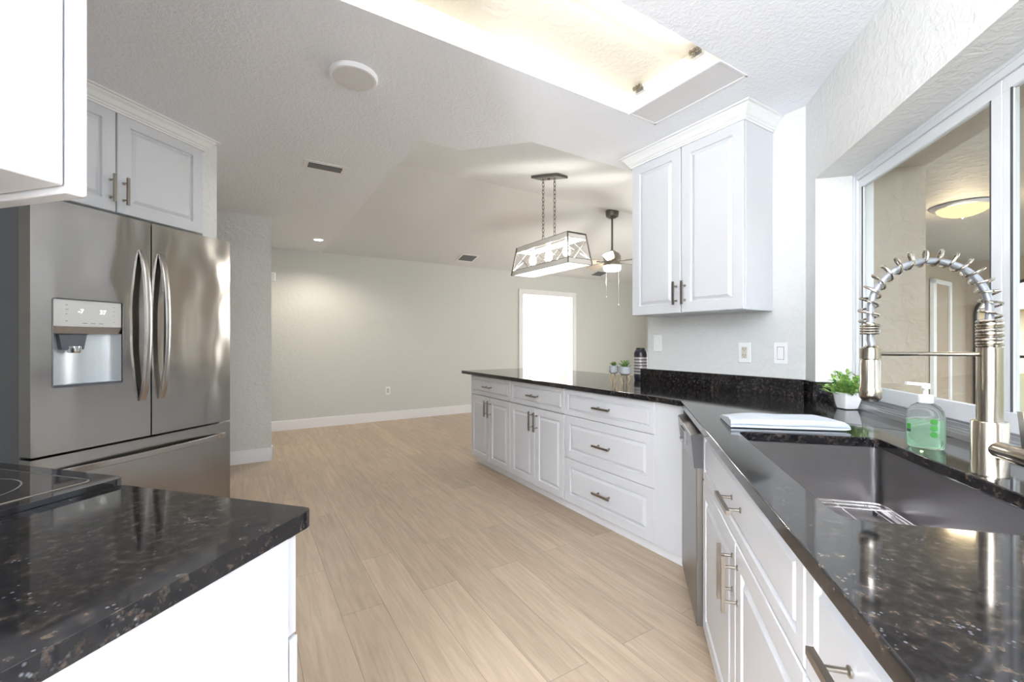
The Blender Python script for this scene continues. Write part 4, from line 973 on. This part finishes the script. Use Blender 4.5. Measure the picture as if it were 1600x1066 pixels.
# towel: folded cloth, thick fold towards the window
tw = MB(); n = 22
P0 = (.335, 1.64)
Lx, Ly = .33, .215
def tp(f, g_, lay):  # f along s, g along t
    s_ = P0[0]+Lx*f+.012*math.sin(g_*3+f*2); t_ = P0[1]+Ly*g_*(1-.1*f)+.03*f+(.035*(1-f)*(-g_*.4)); return s_, t_
def sect(f):
    # cross section in (t,z): spiral of layers with the rounded fold at the near side
    th = .020+.004*math.sin(f*5)+.013*f
    return th
def shell(z0f, z1f, name_):
    pass
rows = []
for i in range(n+1):
    f = i/n; th = sect(f); row = []
    prof = [(0.03, .001), (-.006, .003), (-.010, .006), (-.004, .0098), (.05, .0105), (.05, .0125), (.012, .0130), (.004, .0155), (.006, .018+.008*f), (.04, th+.003), (.5, th+.001*math.sin(f*9)), (.93, th-.004), (1.0, .010), (.98, .002), (.5, .0008)]
    for (g_, z) in prof:
        s_, t_ = tp(f, g_, 0); row.append((s_, t_, z+.0012*math.sin(f*11+g_*5)*(1 if z > .012 else 0)))
    rows.append(row)
# rounded bulge at the window end
for j, (df, k) in enumerate(((.012, .9), (.022, .6), (.026, .25))):
    row = []
    for (s_, t_, z) in rows[n]: row.append((s_+df, t_, .010+(z-.010)*k))
    rows.append(row)
V = [[tw.bm.verts.new((K(s_, t_).x, K(s_, t_).y, CZ+max(z, .0006))) for (s_, t_, z) in r] for r in rows]
for A, B in zip(V, V[1:]):
    for k in range(len(A)): tw.bm.faces.new((A[k], A[(k+1) % len(A)], B[(k+1) % len(A)], B[k]))
tw.bm.faces.new(V[0]); tw.bm.faces.new(V[-1][::-1])
tag(tw.build('dish_towel', 'towel', smooth=True), 'folded pale blue-white dish towel on the counter behind the sink', 'towel')
# succulents on brass stands
def succ(label, loc, r, h, kind, stand):
    o = thing('potted_succulent', label, 'potted plant', loc, .2, 'succulents on brass stands')
    z0 = stand
    m = MB(); m.lathe([(r*.72, z0), (r*.93, z0+.006), (r, z0+.018), (r, z0+h-.002), (r*.95, z0+h), (r*.88, z0+h), (r*.86, z0+h-.008)], 28); m.build('pot', 'concrete', o, smooth=True)
    m = MB(); m.lathe([(r*.86, z0+h-.007), (.002, z0+h-.006)], 20, caps=False); m.build('soil', 'soil', o)
    m = MB(); m.tube([(r*.62*math.cos(a), r*.62*math.sin(a), z0-.002) for a in [2*PI*k/20 for k in range(20)]], .0022, 6, closed=True)
    for k in range(4):
        a = PI/4+k*PI/2; ca, sa = math.cos(a), math.sin(a)
        m.tube([(r*.55*ca, r*.55*sa, z0-.002), (r*.86*ca, r*.86*sa, z0*.52), (r*.52*ca, r*.52*sa, .0025)], .0022, 6)
    m.build('stand', 'gold', o, smooth=True)
    m = MB()
    nl = 26 if kind == 0 else 40
    for i in range(nl):
        a = i*2.4; el = .35+1.1*(i/nl); ln = (.040 if kind == 0 else .032)*(1.0-.2*i/nl)
        b0 = Vector((0, 0, z0+h-.004)) if kind == 0 else Vector((r*.55*math.cos(a)*(1-i/nl), r*.55*math.sin(a)*(1-i/nl), z0+h-.004+.012*(i % 3)))
        leaf(m, b0, Vector((math.cos(a)*math.cos(el), math.sin(a)*math.cos(el), math.sin(el))), ln, .010 if kind == 0 else .016, -.1)
    m.build('leaves', 'succ', o, smooth=True, fixn=False)
succ('spiky succulent in the smaller grey cement pot, farther from the vase', cpt(959, 597.5), .033, .056, 0, .066)
succ('bushy succulent in the wider grey cement pot, next to the vase', cpt(976.5, 599.5), .041, .056, 1, .064)
va = MB(); va.lathe([(.040, 0), (.046, .004), (.0495, .03), (.0495, .20), (.047, .215), (.038, .232), (.034, .236), (.034, .245), (.031, .247), (.028, .24)], 36)
tag(va.build('vase', 'vase', smooth=True, loc=Vector((.979, 3.289, CZ+.0005))), 'black cylindrical vase with grey stripes at the wall end', 'vase')
# ------------------------------------------------------------------ ROOM LIGHTS AND ADDED FILL LAMPS
lamp('living_room_daylight', 'AREA', H(7.45, 3.4, 1.1), 25, (.86, .95, 1), (PI/2, 0, HA+PI/2), 1.8, 1.9)
lamp('nook_fill', 'AREA', K(-.6, -2.88, 1.15), 30, (.84, .92, 1), (math.radians(100), 0, -KA), 1.9, 1.9)  # added cool fill lamp behind the camera, set in the back opening
lamp('upward_fill', 'AREA', K(-.5, -1.9, 1.3), 230, (.90, .95, 1), (PI, 0, -KA), .25, .25)  # added lamp behind the camera, aimed up to brighten the ceiling
lamp('back_ceiling_fill', 'AREA', K(-.6, -1.6, CEIL-.02), 20, (.97, .98, 1), (0, 0, -KA), .8, .8)  # added downward fill, out of view behind the camera
